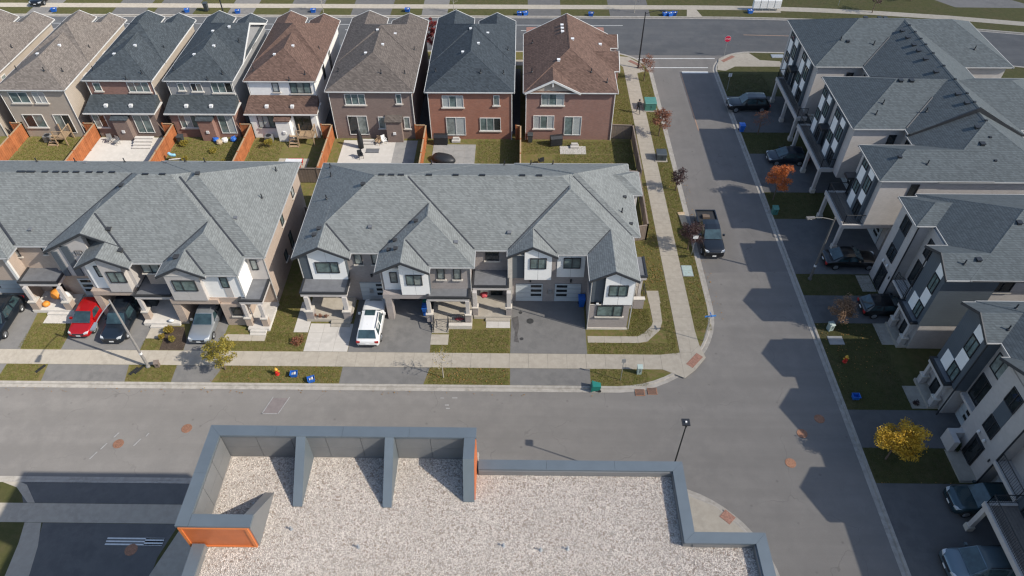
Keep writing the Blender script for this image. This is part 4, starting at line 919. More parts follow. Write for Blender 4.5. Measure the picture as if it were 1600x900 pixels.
balcony(NB, 29.35, 30.5, 66.2, 74.8, 2.95, [(29.55, 66.5), (29.55, 70.3), (29.55, 74.5)]); balcony(NB, 29.15, 30.5, 57.05, 65.0, 2.95, [(29.35, 57.3), (29.35, 60.7), (29.35, 64.7)]); balcony(NB, 28.7, 31.4, 48.6, 53.6, 2.95, [(28.9, 53.3), (28.9, 48.9)])
for y0 in (68.2, 73, 57, 61, 49.4): garage_door(t, '-x', 33.0, y0, y0+2.6, .05, 2.2, (y0+.3, y0+1.2))
NB.vents([(41.2-1.6, 75.6), (38.9, 74.2), (37.6, 72.9), (36.0, 72.6)]+[(39.2, y) for y in (70.5, 69, 67.4, 66.2, 64.5, 62)]+[(35.2, 60.2), (36.2, 60.2), (39.4, 57.8), (39.5, 56.2), (39.2, 53), (39.2, 51.4)], metal_dark, .34)
NB.ridge_vents([(40, y) for y in (71, 69.5, 68, 66.8, 65, 62.5, 60, 57.5, 56, 53.5, 52, 50)], .2)
NB.pipes([(33.0, 70), (36.3, 69.5), (33.2, 58), (32.4, 57), (36.8, 57), (34.2, 49.6), (46.5, 69)]); NB.vents([(33.7, 69.8), (32.0, 50.2)], metal_dark, .26)
# south of it: two further blocks
SB = Bld('row_house_block', 'three-storey pale brick row houses in the middle of the side street', 'row houses', (36, 41, 0), ZE, .5, roof_grey_dim, soffit_m, 'three-storey row house blocks'); t = SB.t
SB.wall(32.6, 48, 37.15, 45.8, -.05, ZE-.2, brick_pale)
SB.hip(32.1, 50, 36.2, 46.2, 'x'); SB.hip(30.6, 36.5, 42.15, 45.85, 'x', 'hip', 'in', k=.45); SB.hip(30.45, 37.5, 36.2, 39.95, 'x', 'gable', 'in', wall=1, cap=False)
tower_front(SB, 42.45, 45.55, 31.1, ZE); panel_front(SB, 36.9, 39.6, 30.95, ZE, 9.3)
SB.wall(32.0, 32.6, 39.6, 42.45, 2.7, ZE-.2, brick_pale, 'recess_wall'); window(t, '-x', 32.0, 40.2, 41.8, 5.9, 7.5, 2, glass=glass_dark, sill=False); window(t, '-x', 32.0, 40.2, 41.9, 2.95, 5.2, 2, glass=glass_dark, sill=False)
MB().box(30.9, 32.0, 40.0, 42.0, 2.55, 2.75).build('balcony_slab', stucco_grey, t); railing(t, [(31, 40.05, 2.75), (31, 41.95, 2.75)], .95)
garage_door(t, '-x', 32.6, 39.8, 42.3, .05, 2.2, (40.2, 41.2))
SB.pipes([(31.9, 37.3)]); [MB().tube((x, y, 0), (x, y, 8.2), .06, n=6).build('downspout', trim_black, t) for x, y in ((32.5, 37.05), (31.03, 42.4), (30.88, 39.7))]; SB.vents([(33.0, 37.6), (36.5, 40.2)], metal_dark, .3); window(t, '-y', 37.15, 34.8, 36.3, 6.4, 7.4, 2, glass=glass_dark); window(t, '-y', 37.15, 33.1, 33.7, 4.6, 5.4, 1, glass=glass_dark)
def porch_x(b, x0, x1, y0, y1):
    t = b.t
    MB().box(x0, x1, y0, y1, 2.45, 2.75).build('porch_beam', stucco_grey, t); MB().box(x0-.05, x1, y0-.05, y1+.05, 2.75, 2.95).build('porch_roof_rim', trim_black, t); MB().box(x0+.15, x1, y0+.15, y1-.15, 2.95, 2.97).build('porch_roof', membrane, t)
    MB().box(x0-.1, x1, y0-.1, y1+.1, -.05, .25).build('porch_slab', concrete, t)
    for y in (y0+.2, y1-.2): pier(t, x0+.25, y, .25, 2.45, 1.0, .45, .26, brick_pale)
    window(t, '-x', x1, (y0+y1)/2-.5, (y0+y1)/2+.45, .25, 2.3, 1, sill=False, name='entry_door', glass=glass_dark)
porch_x(SB, 30.45, 31.15, 37.1, 39.5)
TB = Bld('row_house_block', 'nearest three-storey row houses, cut off by the right edge', 'row houses', (36, 28, 0), ZE, .5, roof_grey_dim, soffit_m, 'three-storey row house blocks'); t = TB.t
TB.wall(32.4, 48, 12, 33.9, -.05, ZE-.2, brick_pale)
TB.hip(31.6, 50, 10, 34.2, 'y'); TB.hip(30.65, 37, 30.4, 34.1, 'x', 'gable', 'in', wall=1, cap=False); TB.hip(31.0, 37, 24.7, 29.2, 'x', 'gable', 'in', wall=1, cap=False); TB.hip(30.6, 37, 18.4, 22.4, 'x', 'gable', 'in', wall=1, cap=False)
panel_front(TB, 30.7, 33.8, 31.1, ZE, 9.3); porch_x(TB, 30.6, 31.3, 31.2, 33.7)
tower_front(TB, 25.05, 28.8, 31.5, ZE); MB().prism_x([(25.05, ZE-.2), (28.8, ZE-.2), (26.9, 9.3)], 31.5, 33).build('gable_wall', brick_pale, t)
MB().box(30.45, 31.5, 28.2, 28.6, 0, 1.25).box(30.45, 30.85, 27.4, 28.2, 0, 1.25).build('stoop_wall', stucco_grey, t); MB().box(30.3, 31.5, 25.1, 27.4, -.02, .12).build('stoop', concrete, t)
TB.wall(32.0, 32.4, 28.8, 30.7, 2.7, ZE-.2, brick_pale, 'recess_wall'); window(t, '-x', 32.0, 29.0, 30.4, 6.0, 7.5, 2, glass=glass_curt, sill=False); window(t, '-x', 32.0, 28.95, 30.5, 2.9, 5.2, 2, glass=glass_dark, sill=False); MB().box(31.6, 32.0, 28.85, 30.65, 2.5, 2.75).build('balcony_slab', stucco_grey, t)
garage_door(t, '-x', 32.4, 28.9, 30.6, .05, 2.2, (29.2, 30)); garage_door(t, '-x', 32.4, 19, 21.6, .05, 2.2, (19.3, 20)); garage_door(t, '-x', 32.4, 22.2, 24.8, .05, 2.2, (22.5, 23.2))
balcony(TB, 29.2, 32.4, 16.5, 22.0, 2.95, [(29.4, 21.7), (29.4, 17)]); MB().box(31.3, 32.4, 22.2, 25.0, 2.6, 2.9).build('balcony_slab', stucco_grey, t); railing(t, [(31.4, 22.3, 2.9), (31.4, 24.9, 2.9)], .95)
TB.wall(31.2, 32.4, 18.8, 22.0, 2.75, ZE-.2, siding_slate, 'bay'); window(t, '-x', 31.2, 19.4, 21.4, 3.0, 5.0, 2, glass=glass_dark, sill=False)
[MB().tube((x, y, 0), (x, y, 8.2), .06, n=6).build('downspout', trim_black, t) for x, y in ((31.43, 25.0), (31.0, 30.6))]; TB.pipes([(33.4, 32.9), (32.2, 31.2)])

# ---------------------------------------------------------------- gravel-roofed building in the foreground
ZR, ZT = 16.0, 17.8
frame_orange = plain('orange_frame', (.56, .17, .05), .45, var=.05)
G = thing('flat_roofed_building', 'flat gravel-roofed building with blue-grey parapets and orange end panels', 'building', (-2, 8, 0), 0, None, world=True)
foot = [(-13.0, -12), (10.1, -12), (10.1, 13.3), (7.2, 13.3), (7.2, 16.5), (-1.75, 16.5), (-1.75, 17.2), (-13.2, 17.2), (-13.2, 12.6), (-13.0, 12.6)]
MB().prism(foot, 0, ZR-.25).build('wall', panel_metal, G)
structure('gravel_base', foot, ZR-.02, gravel_bed, .2, G)
def cap_run(pts, wd, z, h=.12, name='parapet_cap', mat=None):
    """metal coping along a run, mitred at the corners"""
    fine = [pts[0]]
    for p, q in zip(pts[:-1], pts[1:]):       # coping lengths of about three metres
        m_ = max(1, round(math.dist(p, q)/3.1)); fine += [(p[0]+(q[0]-p[0])*k/m_, p[1]+(q[1]-p[1])*k/m_) for k in range(1, m_+1)]
    pts = fine; n = len(pts); L_, Rr = [], []
    for k, p in enumerate(pts):
        p = Vector((*p, 0)); d0 = (p-Vector((*pts[k-1], 0))).normalized() if k else None; d1 = (Vector((*pts[k+1], 0))-p).normalized() if k < n-1 else None
        d0 = d0 or d1; d1 = d1 or d0
        n0 = Vector((-d0.y, d0.x, 0)); n1 = Vector((-d1.y, d1.x, 0)); m_ = (n0+n1); m_ = m_/m_.dot(n0) if m_.length > .01 else n0
        L_.append(p); Rr.append(p-m_*wd)
    for k in range(n-1):
        q = [(L_[k].x, L_[k].y), (L_[k+1].x, L_[k+1].y), (Rr[k+1].x, Rr[k+1].y), (Rr[k].x, Rr[k].y)]
        c = (sum(v[0] for v in q)/4, sum(v[1] for v in q)/4); q = [(c[0]+(v[0]-c[0])*.9975, c[1]+(v[1]-c[1])*.9975) for v in q]
        if sum(q[i][0]*q[(i+1) % 4][1]-q[(i+1) % 4][0]*q[i][1] for i in range(4)) < 0: q.reverse()
        MB().prism(q, z-h, z).build(name, mat or parapet_m, G)
# tall frame: west wall, north wall, caps and inner cladding panels
MB().box(-13.3, -1.85, 16.88, 17.25, 14, ZT-.12).build('north_wall', parapet_m, G); MB().box(-13.3, -12.9, 12.7, 16.88, 14, ZT-.12).build('west_wall', parapet_m, G)
cap_run([(-13.38, 12.65), (-13.38, 17.31), (-1.79, 17.31)], .52, ZT)
for k in range(7):
    a = -12.88+10.6*k/7
    for j in range(2): MB().box(a+.01, a+10.6/7-.01, 16.84, 16.875, ZR+.05+.78*j, ZR+.05+.78*(j+1)-.012).build('wall_panel', panel_metal, G)
for k in range(3):
    a = 13.2+3.62*k/3
    for j in range(2): MB().box(-12.895, -12.86, a+.01, a+3.62/3-.01, ZR+.05+.78*j, ZR+.05+.78*(j+1)-.012).build('wall_panel', panel_metal, G)
def fin(x0, x1, prof, orange=None):
    MB().prism_x(prof, x0, x1).build('fin', parapet_m if orange is None else panel_metal, G)
fin(-9.55, -9.15, [(14.45, ZR-.1), (16.9, ZR-.1), (16.9, ZT-.02), (16.8, ZT-.02), (14.45, ZR+.04)]); fin(-5.72, -5.34, [(14.45, ZR-.1), (16.9, ZR-.1), (16.9, ZT-.02), (16.8, ZT-.02), (14.45, ZR+.04)])
fin(-2.3, -1.83, [(14.75, ZR-.1), (16.88, ZR-.1), (16.88, ZT-.125), (16.78, ZT-.002), (15.75, ZT-.002), (14.75, ZR+.04)])
MB().prism_x([(14.85, ZR), (16.8, ZR), (16.8, ZT-.14), (15.82, ZT-.14)], -1.83, -1.79).build('orange_panel', orange_m, G)
# south-west box with orange face
MB().box(-13.34, -10.5, 12.72, 13.15, 14, ZT-.12).build('box_wall', panel_metal, G); cap_run([(-10.42, 12.65), (-12.85, 12.65)], .52, ZT)
MB().box(-13.3, -10.55, 12.66, 12.72, ZR+.05, ZT-.13).build('orange_panel', orange_m, G)
for q in ((-13.3, -13.18, ZR+.05, ZT-.13), (-10.67, -10.55, ZR+.05, ZT-.13), (-13.18, -10.67, ZR+.05, ZR+.13), (-13.18, -10.67, ZT-.21, ZT-.13)): MB().box(q[0], q[1], 12.62, 12.66, q[2], q[3]).build('panel_frame', frame_orange, G)
MB().prism_x([(13.15, ZR-.05), (15.15, ZR-.05), (13.15, ZT-.14)], -10.9, -10.5).build('fin', panel_metal, G)
# low parapets
for x0, x1, y0, y1 in ((-1.7, 7.0, 16.05, 16.5), (6.75, 7.15, 12.9, 16.05), (7.15, 9.7, 12.87, 13.25), (9.6, 10.05, -12, 12.87), (-13.05, -12.6, -12, 12.6)):
    MB().box(x0, x1, y0, y1, ZR-.3, ZR+.3).build('parapet', panel_metal, G)
cap_run([(-1.72, 16.58), (7.25, 16.58), (7.25, 13.33), (10.13, 13.33), (10.13, -12)], .48, ZR+.4); cap_run([(-13.1, -12), (-13.1, 12.6)], .5, ZR+.4)
# loose roof stones
def stones(x0, x1, y0, y1, n, seed):
    g = np.random.default_rng(seed); c = np.stack([g.uniform(x0, x1, n), g.uniform(y0, y1, n), np.full(n, ZR-.012)], 1)
    r = g.uniform(.015, .034, n)
    base = np.array([(1, 0, 0), (0, 1, 0), (-1, 0, 0), (0, -1, 0), (0, 0, 1), (0, 0, -.6)], float)
    a = g.uniform(0, 6.28, n); ca, sa = np.cos(a), np.sin(a)
    v = base[None]*(r[:, None, None]*g.uniform(.65, 1.25, (n, 6, 1))); v[:, :, 2] *= .75
    x = v[:, :, 0]*ca[:, None]-v[:, :, 1]*sa[:, None]; y = v[:, :, 0]*sa[:, None]+v[:, :, 1]*ca[:, None]
    v[:, :, 0] = x; v[:, :, 1] = y; v += c[:, None, :]
    f = np.array([(0, 1, 4), (1, 2, 4), (2, 3, 4), (3, 0, 4), (1, 0, 5), (2, 1, 5), (3, 2, 5), (0, 3, 5)])
    F = (f[None]+np.arange(n)[:, None, None]*6).reshape(-1, 3)
    return v.reshape(-1, 3), F
V, F = [], []; off = 0
for a in ((-12.85, 6.74, 11.0, 16.05, 68000, 1), (-12.85, -2.2, 16.05, 16.83, 6000, 2), (6.74, 9.6, 11.0, 12.86, 4000, 3)):
    v, f = stones(*a); V.append(v); F.append(f+off); off += len(v)
def np_mesh(name, V, F, mat):
    m = bpy.data.meshes.new(name); m.vertices.add(len(V)); m.vertices.foreach_set('co', np.ascontiguousarray(V, dtype=np.float32).ravel())
    k = F.shape[1]; m.loops.add(F.size); m.loops.foreach_set('vertex_index', F.astype(np.int32).ravel()); m.polygons.add(len(F))
    m.polygons.foreach_set('loop_start', np.arange(len(F), dtype=np.int32)*k); m.materials.append(mat); m.update(calc_edges=True); m.validate(); return m
mm, tt, bb = nodes_of('roof_stones'); bb.inputs['Roughness'].default_value = .85; pp = pos(tt)
wnv = N(tt, 'ShaderNodeTexVoronoi'); wnv.inputs['Scale'].default_value = 14; L(tt, pp, wnv.inputs['Vector'])
sp = N(tt, 'ShaderNodeSeparateColor'); L(tt, wnv.outputs['Color'], sp.inputs[0])
cc = mixc(tt, sp.outputs[0], (.72, .655, .59), (.55, .49, .435)); cc = mixc(tt, math_n(tt, 'GREATER_THAN', sp.outputs[1], .86), cc, (.3, .235, .19)); cc = mixc(tt, math_n(tt, 'MULTIPLY', ramp(tt, noise(tt, pp, .55, 5), .45, .7), .3), cc, (.4, .35, .3)); L(tt, cc, bb.inputs['Base Color'])
kind(put('roof_stones', np_mesh('roof_stones', np.concatenate(V), np.concatenate(F), mm), G), 'stuff')
for x, y in ((-9.38, 13.44), (-.54, 12.83), (.97, 12.66), (2.07, 12.72), (-6.46, 12.7), (-2.03+.2, 15.0), (-11.2, 14.5)):
    b = MB().lathe([(.08, -.02), (.07, .015), (.025, .03), (.025, .15), (.045, .16), (.045, .19), (.02, .2)], (x, y, ZR), 10); b.build('roof_drain', grey_metal, G)

# ---------------------------------------------------------------- fences
def fence(label, pts, h=1.8, mat=None, group=None, post=2.4, name='fence', cap=True):
    mat = mat or cedar; mid = Vector(pts[0])
    t = thing(name, label, 'fence', (mid.x, mid.y, 0), 0, group, world=True)
    for p, q in zip(pts[:-1], pts[1:]):
        p = Vector((*p, 0)); q = Vector((*q, 0)); d = (q-p); Ln = d.length; d.normalize(); n_ = Vector((-d.y, d.x, 0)); m = max(1, round(Ln/post)); st = Ln/m
        for k in range(m+1):
            c = p+d*st*k; MB().box(c.x-.06, c.x+.06, c.y-.06, c.y+.06, 0, h+.08).build('post', mat, t)
        for k in range(m):
            b = MB(); nb = max(3, int(st/.15)); w_ = (st-.12)/nb
            for j in range(nb):
                a = p+d*(st*k+.06+w_*j+.006); e = p+d*(st*k+.06+w_*(j+1)-.006); o_ = n_*(.012 if j % 2 else .022)
                b.extr([(a+o_).to_2d(), (e+o_).to_2d(), (e-o_).to_2d(), (a-o_).to_2d()], .06, h-.04+rnd.uniform(-.012, .012), lambda x, y, z: (x, y, z))
            kind(b.build('boards', mat, t), 'stuff')
            if cap:
                a = p+d*(st*k+.07); e = p+d*(st*(k+1)-.07); q4 = [a+n_*.07, a-n_*.07, e-n_*.07, e+n_*.07]
                MB().prism([(v.x, v.y) for v in q4], h-.03, h+.02).build('top_rail', deck_wood if mat is cedar else mat, t)
    return t
FG = 'cedar fences between the back yards'
for x, lb in ((-54.3, 'orange cedar fence left of the tan house yard, at the left edge'), (-46.3, 'orange cedar fence between the tan house yard and the pale concrete yard'), (-37.7, 'orange cedar fence right of the pale concrete yard, with a pool toy against it'),
              (-29.2, 'orange cedar fence left of the white stucco house yard'), (-20.4, 'orange cedar fence between the white house deck and the pale patio'), (-10.2, 'orange cedar fence between the pale patio and the red brick house yard'), (.05, 'thin orange cedar fence left of the plum brick corner house yard')):
    fence(lb, [(x, 58.5), (x, 66.3), (x-1.2 if x < 0 else x-.5, 66.3)], 1.8, cedar, FG)
fence('weathered brown fence behind the gap between the two-storey townhouse blocks', [(-64, 58.3), (11.0, 58.3)], 1.8, cedar_dark, None)
fence('dark brown privacy fence round the corner house yard beside the side street sidewalk', [(9.9, 66.6), (12.2, 66.5), (12.2, 58.4)], 1.8, cedar_dark, None)
fence('dark brown privacy fence behind the corner unit of the middle townhouse block', [(11.0, 58.2), (11.9, 58.1), (11.8, 49.9), (10.5, 49.6)], 1.8, cedar_dark, None)
fence('short brown fence closing the gap between the townhouse blocks', [(-20.3, 52.3), (-17.9, 52.3)], 1.6, cedar_dark, None)

# ---------------------------------------------------------------- vehicles
def loft(st, prof):
    b = MB(); n = None
    for s_ in st:
        pts = prof(*s_); n = len(pts); b.v += pts
    for k in range(len(st)-1):
        for j in range(n-1): b.f.append((k*n+j, (k+1)*n+j, (k+1)*n+j+1, k*n+j+1))
        b.f.append((k*n+n-1, (k+1)*n+n-1, (k+1)*n, k*n))
    b.f.append(tuple(range(n))); b.f.append(tuple((len(st)-1)*n+k for k in reversed(range(n))))
    return b
def lowprof(y, w, zl, zt):
    h = [(w*.88, zl), (w*.985, zl+.1), (w, zl+(zt-zl)*.5), (w*.985, zt-.1), (w*.93, zt-.03), (w*.8, zt), (w*.4, zt+.02)]
    return [(x, y, z) for x, z in h]+[(0, y, zt+.025)]+[(-x, y, z) for x, z in reversed(h)]
CARS = {'suv': dict(L=4.75, W=1.88, H=1.7, hood=1.0, belt=1.06, A=-.98, B=-.3, C=1.72, D=2.2), 'hatch': dict(L=4.2, W=1.8, H=1.46, hood=.88, belt=.95, A=-1.15, B=-.2, C=1.35, D=1.95),
        'sedan': dict(L=4.75, W=1.85, H=1.44, hood=.86, belt=.95, A=-.95, B=-.1, C=.95, D=1.75), 'van': dict(L=5.1, W=2.0, H=1.78, hood=1.02, belt=1.08, A=-1.55, B=-.75, C=2.1, D=2.45), 'pickup': dict(L=5.6, W=1.95, H=1.85, hood=1.15, belt=1.2, A=-1.3, B=-.6, C=.75, D=.95)}
WHEEL = {}
def car(kind_, label, x, y, rz, paint, group, plate=True, rails=None, name=None):
    P = CARS[kind_]; Ln, W, H, hood, belt, A_, B_, C_, D_ = (P[k] for k in 'L W H hood belt A B C D'.split())
    t = thing(name or {'pickup': 'pickup_truck', 'van': 'minivan'}.get(kind_, 'parked_car'), label, {'pickup': 'pickup', 'van': 'van'}.get(kind_, 'car'), (x, y, .008 if kind_ != 'pickup' else -.118), R(rz), group)
    w = W/2; f, r = -Ln/2, Ln/2
    tail = belt if kind_ != 'sedan' else belt-.02
    if kind_ == 'pickup': tail = 1.12
    st = [(f, w*.8, .38, hood-.42), (f+.07, w*.9, .24, hood-.2), (f+.28, w*.97, .2, hood-.08), (f+.7, w, .2, hood-.02), (A_-.1, w, .2, hood), (A_+.5, w, .2, belt), (0.4, w, .2, belt), (D_-.2, w, .2, tail), (r-.25, w*.98, .22, tail-.02), (r-.08, w*.93, .26, tail-.1), (r, w*.84, .4, tail-.3)]
    body = loft(st, lowprof).build('body', paint, t, True); sb = body.modifiers.new('round', 'SUBSURF'); sb.levels = sb.render_levels = 1
    # cabin: pillars and roof in body colour
    wb, wr = w*.93, w*.77; zr = H-.06
    rows = [(A_, wb*.93, belt-.04), (B_, wr*.96, zr), ((B_+C_)/2, wr, zr+.03), (C_, wr*.95, zr), (D_, wb*.92, belt-.04)]
    m = MB(); ys = rows
    top = [[(-q, yy, zz_), (-q*.55, yy, zz_+.045), (q*.55, yy, zz_+.045), (q, yy, zz_)] for yy, q, zz_ in rows]
    for row in top: m.v += row
    for i in range(4):
        for j in range(3): m.f.append((i*4+j, i*4+j+1, (i+1)*4+j+1, (i+1)*4+j))
    i0 = len(m.v); m.v += [(-wb, A_+.35, belt-.04), (-wb, D_-.25, belt-.04), (wb, A_+.35, belt-.04), (wb, D_-.25, belt-.04)]
    m.f += [(0, 4, i0), (4, 8, 12, i0+1, i0), (12, 16, i0+1), (7, 3, i0+2), (15, 11, 7, i0+2, i0+3), (19, 15, i0+3)]
    m.build('roof', paint, t)
    def glass(nm, p, q, r_, s_, e=.09, lift=.012):
        p, q, r_, s_ = map(Vector, (p, q, r_, s_)); c = (p+q+r_+s_)/4; n_ = (q-p).cross(s_-p).normalized()
        if n_.dot(c-Vector((0, (B_+C_)/2, belt*.7))) < 0: n_ = -n_
        pts = [v+(c-v)*e+n_*lift for v in (p, q, r_, s_)]; lo = [v-n_*.02 for v in pts]
        b = MB(); i = 0; b.v = [tuple(v) for v in pts+lo]; b.f = [(0, 1, 2, 3), (7, 6, 5, 4)]+[(k, (k+1) % 4, 4+(k+1) % 4, 4+k) for k in range(4)]
        return b.build(nm, car_glass, t)
    glass('windshield', (-wb*.93, A_, belt-.02), (wb*.93, A_, belt-.02), (wr*.96, B_, zr+.02), (-wr*.96, B_, zr+.02), .06, .03)
    glass('rear_window', (-wb*.92, D_, belt), (wb*.92, D_, belt), (wr*.95, C_, zr+.02), (-wr*.95, C_, zr+.02), .1, .03)
    ym = (B_+C_)/2
    for s_ in (-1, 1):
        glass('side_window', (s_*wb, A_+.42, belt-.02), (s_*wb, ym-.03, belt-.02), (s_*wr*.99, ym-.03, zr), (s_*wr*.97, B_+.05, zr), .1)
        glass('side_window', (s_*wb, ym+.03, belt-.02), (s_*wb, D_-.3, belt-.02), (s_*wr*.96, C_-.05, zr), (s_*wr*.99, ym+.03, zr), .1)
        MB().box(min(s_*w, s_*(w+.18)), max(s_*w, s_*(w+.18)), A_+.42, A_+.58, belt, belt+.16).build('mirror', paint, t)
        MB().prism([(s_*w*.55, f+.04), (s_*w*.86, f+.1), (s_*w*.93, f+.42), (s_*w*.68, f+.2)][::s_], hood-.3, hood-.13).build('headlight', lamp_clear, t)
        MB().box(min(s_*w*.62, s_*w*.93), max(s_*w*.62, s_*w*.93), r-.12, r-.02, tail-.36, tail-.16).build('tail_light', lamp_red, t)
        if rails or (rails is None and kind_ == 'suv'): MB().tube((s_*wr*.92, B_+.2, zr+.08), (s_*wr*.92, C_-.1, zr+.08), .025, n=6).build('roof_rail', metal_dark, t)
        for yy in (f+.85, r-.95):
            key = kind_; rad = .36 if kind_ in ('suv', 'pickup', 'van') else .33
            if (key, s_) not in WHEEL:
                b = MB(); b.tube((-.11, 0, 0), (.11, 0, 0), rad, n=18); rb = MB().tube((.1*s_, 0, 0), (.125*s_, 0, 0), rad*.66, n=14)
                for k in range(5):
                    a_ = 2*math.pi*k/5; rb.tube((.128*s_, 0, 0), (.128*s_, math.cos(a_)*rad*.6, math.sin(a_)*rad*.6), .035, n=4)
                WHEEL[(key, s_)] = (b.mesh('wheel', rubber), rb.mesh('rim', rim_m))
            wo_ = put('wheel', WHEEL[(key, s_)][0], t, (s_*(w-.09), yy, rad)); put('rim', WHEEL[(key, s_)][1], wo_)
    if plate:
        MB().box(-.17, .17, f-.015, f+.08, .42, .54).build('licence_plate', sign_white, t); MB().box(-.17, .17, r-.06, r+.015, .55, .67).build('licence_plate', sign_white, t)
    MB().box(-w*.5, w*.5, f-.008, f+.1, hood-.36, hood-.24).build('grille', trim_black, t); MB().box(-w*.75, w*.75, f+.01, f+.12, .3, .4).build('bumper_trim', trim_black, t); MB().box(-w*.75, w*.75, r-.12, r+.005, .36, .5).build('bumper_trim', trim_black, t)
    return t
car_glass = glassy('car_glass', (.03, .055, .062), .04); lamp_clear = plain('lamp_clear', (.6, .62, .63), .2, var=.05); lamp_red = plain('lamp_red', (.4, .02, .02), .3, var=.05)
def cp(n, c, rough=.28, metal=.35): return plain('car_paint_'+n, c, rough, metal, var=.02, scale=.6, coat=.8)
red_p, navy, black_p, silver, white_p, teal_p, grey_p = cp('red', (.5, .01, .012)), cp('navy', (.016, .024, .035)), cp('black', (.012, .014, .017)), cp('silver', (.42, .45, .47), .3, .6), cp('white', (.74, .74, .73), .3, 0), cp('teal', (.035, .07, .085), .25, .5), cp('blue_grey', (.13, .18, .21), .28, .5)
PC = 'cars parked in driveways'
car('suv', 'dark SUV cut off by the left edge, beside the porch with pumpkins', -42.75, 38.8, 2, navy, PC)
car('hatch', 'bright red hatchback nosed towards the street in a driveway', -35.65, 39.2, 0, red_p, PC)
car('suv', 'dark navy SUV beside the red hatchback', -32.7, 38.9, 0, navy, PC)
car('sedan', 'silver sedan under the grey bay, beside the flower bed', -25.7, 38.95, 0, silver, PC)
wc = car('suv', 'white SUV with sunroof, tail towards the street', -12.05, 38.75, 180, white_p, PC); MB().box(-.42, .42, -.35, .25, 1.69, 1.705).build('sunroof', car_glass, wc); MB().box(-.04, .04, 1.1, 1.25, 1.66, 1.72).build('antenna_fin', white_p, wc)
pk = car('pickup', 'dark pickup truck parked at the kerb of the side street', 17.65, 50.1, 0, black_p, None)
MB().box(-.85, .85, 1.15, 2.75, 1.1, 1.16).build('bed_floor', rubber, pk); MB().box(-.97, -.87, 1.05, 2.85, 1.0, 1.28).box(.87, .97, 1.05, 2.85, 1.0, 1.28).box(-.87, .87, 2.75, 2.87, 1.0, 1.28).build('bed_rail', black_p, pk)
tag(MB().box(-.35, .3, -.2, .2, 0, .22).box(-.3, .1, .2, .4, 0, .12).build('cargo_box', bark_m), 'brown box lying in the bed of the dark pickup', 'box').location = (17.6, 51.9, 1.05)
car('suv', 'black SUV in the farthest driveway of the row houses', 26.3, 73.0, -90, black_p, PC)
car('hatch', 'dark car in the driveway beyond the orange tree', 28.1, 62.6, -90, navy, PC)
car('sedan', 'black sedan with pale papers on its hood under a balcony', 29.6, 46.9, 90, black_p, PC)
car('hatch', 'small black car with red tail lights beside a brown tree', 30.7, 41.0, 90, black_p, PC)
car('suv', 'dark teal SUV beside the pale stoop at the right edge', 31.0, 23.4, -90, teal_p, PC)
car('van', 'blue-grey minivan at the bottom right corner', 29.1, 19.0, -90, grey_p, PC, rails=True)
pp_ = MB().box(-.25, .25, -.18, .18, 0, .01).build('paper_sheet', paper_m); pp_.location = (28.1, 47.0, .98); tag(pp_, 'pale papers on the boot of the black sedan', 'paper')
car('sedan', 'dark car in the driveway across the far street, top left', -69.5, 101.5, 0, black_p, None)

# ---------------------------------------------------------------- trees and plants
def leaf_cloud(centres, n, size, seed, flat=.6):
    g = np.random.default_rng(seed); c = np.array([p[:3] for p in centres]); r = np.array([p[3] for p in centres])
    k = g.integers(0, len(c), n); d = g.normal(size=(n, 3)); d /= np.linalg.norm(d, axis=1)[:, None]
    p = c[k]+d*(r[k]*g.uniform(.25, 1, n)**.6)[:, None]*np.array([1, 1, .8])
    u = g.normal(size=(n, 3)); u /= np.linalg.norm(u, axis=1)[:, None]; v = np.cross(u, g.normal(size=(n, 3))); v /= np.linalg.norm(v, axis=1)[:, None]
    s = g.uniform(.6, 1.3, n)[:, None]*size
    V = np.stack([p-u*s, p+v*s*.55, p+u*s, p-v*s*.55], 1).reshape(-1, 3); F = np.arange(4*n).reshape(-1, 4)
    return V, F
def tree(label, x, y, h, cr, mat, n=1400, size=.09, seed=1, trunk_h=None, bare=False, group='young street trees', name='street_tree', ch=None, gaps=9, tr=.06):
    g = random.Random(seed); t = thing(name, label, 'tree', (x, y, 0), 0, group)
    th = trunk_h or h*.35; ch = ch or (h-th)
    b = MB(); b.tube((0, 0, -.05), (0, 0, th), tr*1.2, tr*.85, 8); b.tube((0, 0, th), (g.uniform(-.1, .1), g.uniform(-.1, .1), h*.93), tr*.85, .012, 7); cs = []
    for k in range(gaps+5):
        a = k*2.4+g.uniform(-.4, .4); z0 = th+ch*.75*(k/(gaps+5)); ln = cr*g.uniform(.65, 1.05)*(1-.45*(k/(gaps+5))**2); e = (math.cos(a)*ln, math.sin(a)*ln, z0+ln*g.uniform(.35, .8))
        b.tube((0, 0, z0), e, tr*.42, .008, 5, False)
        for q in (.55, .8, 1.0):
            w_ = (e[0]*q+g.uniform(-.12, .12)*cr, e[1]*q+g.uniform(-.12, .12)*cr, z0+(e[2]-z0)*q); cs.append((*w_, cr*g.uniform(.26, .44)))
            if bare: b.tube((e[0]*q, e[1]*q, z0+(e[2]-z0)*q), (w_[0]*1.2, w_[1]*1.2, w_[2]+.3), .012, .004, 4, False)
    cs.append((0, 0, h*.92, cr*.25)); b.build('trunk', bark_m if not bare else pale_bark, t)
    V, F = leaf_cloud(cs, n, size, seed); put('crown', np_mesh('crown', V, F, mat), t)
    return t
pale_bark = plain('pale_bark', (.4, .37, .32), .85, var=.15, scale=12)
lf_yellow = leafmat('leaves_yellow', (.66, .42, .045), (.45, .3, .03)); lf_orange = leafmat('leaves_orange', (.6, .2, .055), (.46, .13, .035)); lf_rust = leafmat('leaves_rust', (.32, .12, .06), (.18, .08, .05)); lf_plum = leafmat('leaves_plum', (.09, .045, .045), (.05, .03, .03)); lf_brown = leafmat('leaves_brown', (.36, .22, .13), (.2, .13, .08))
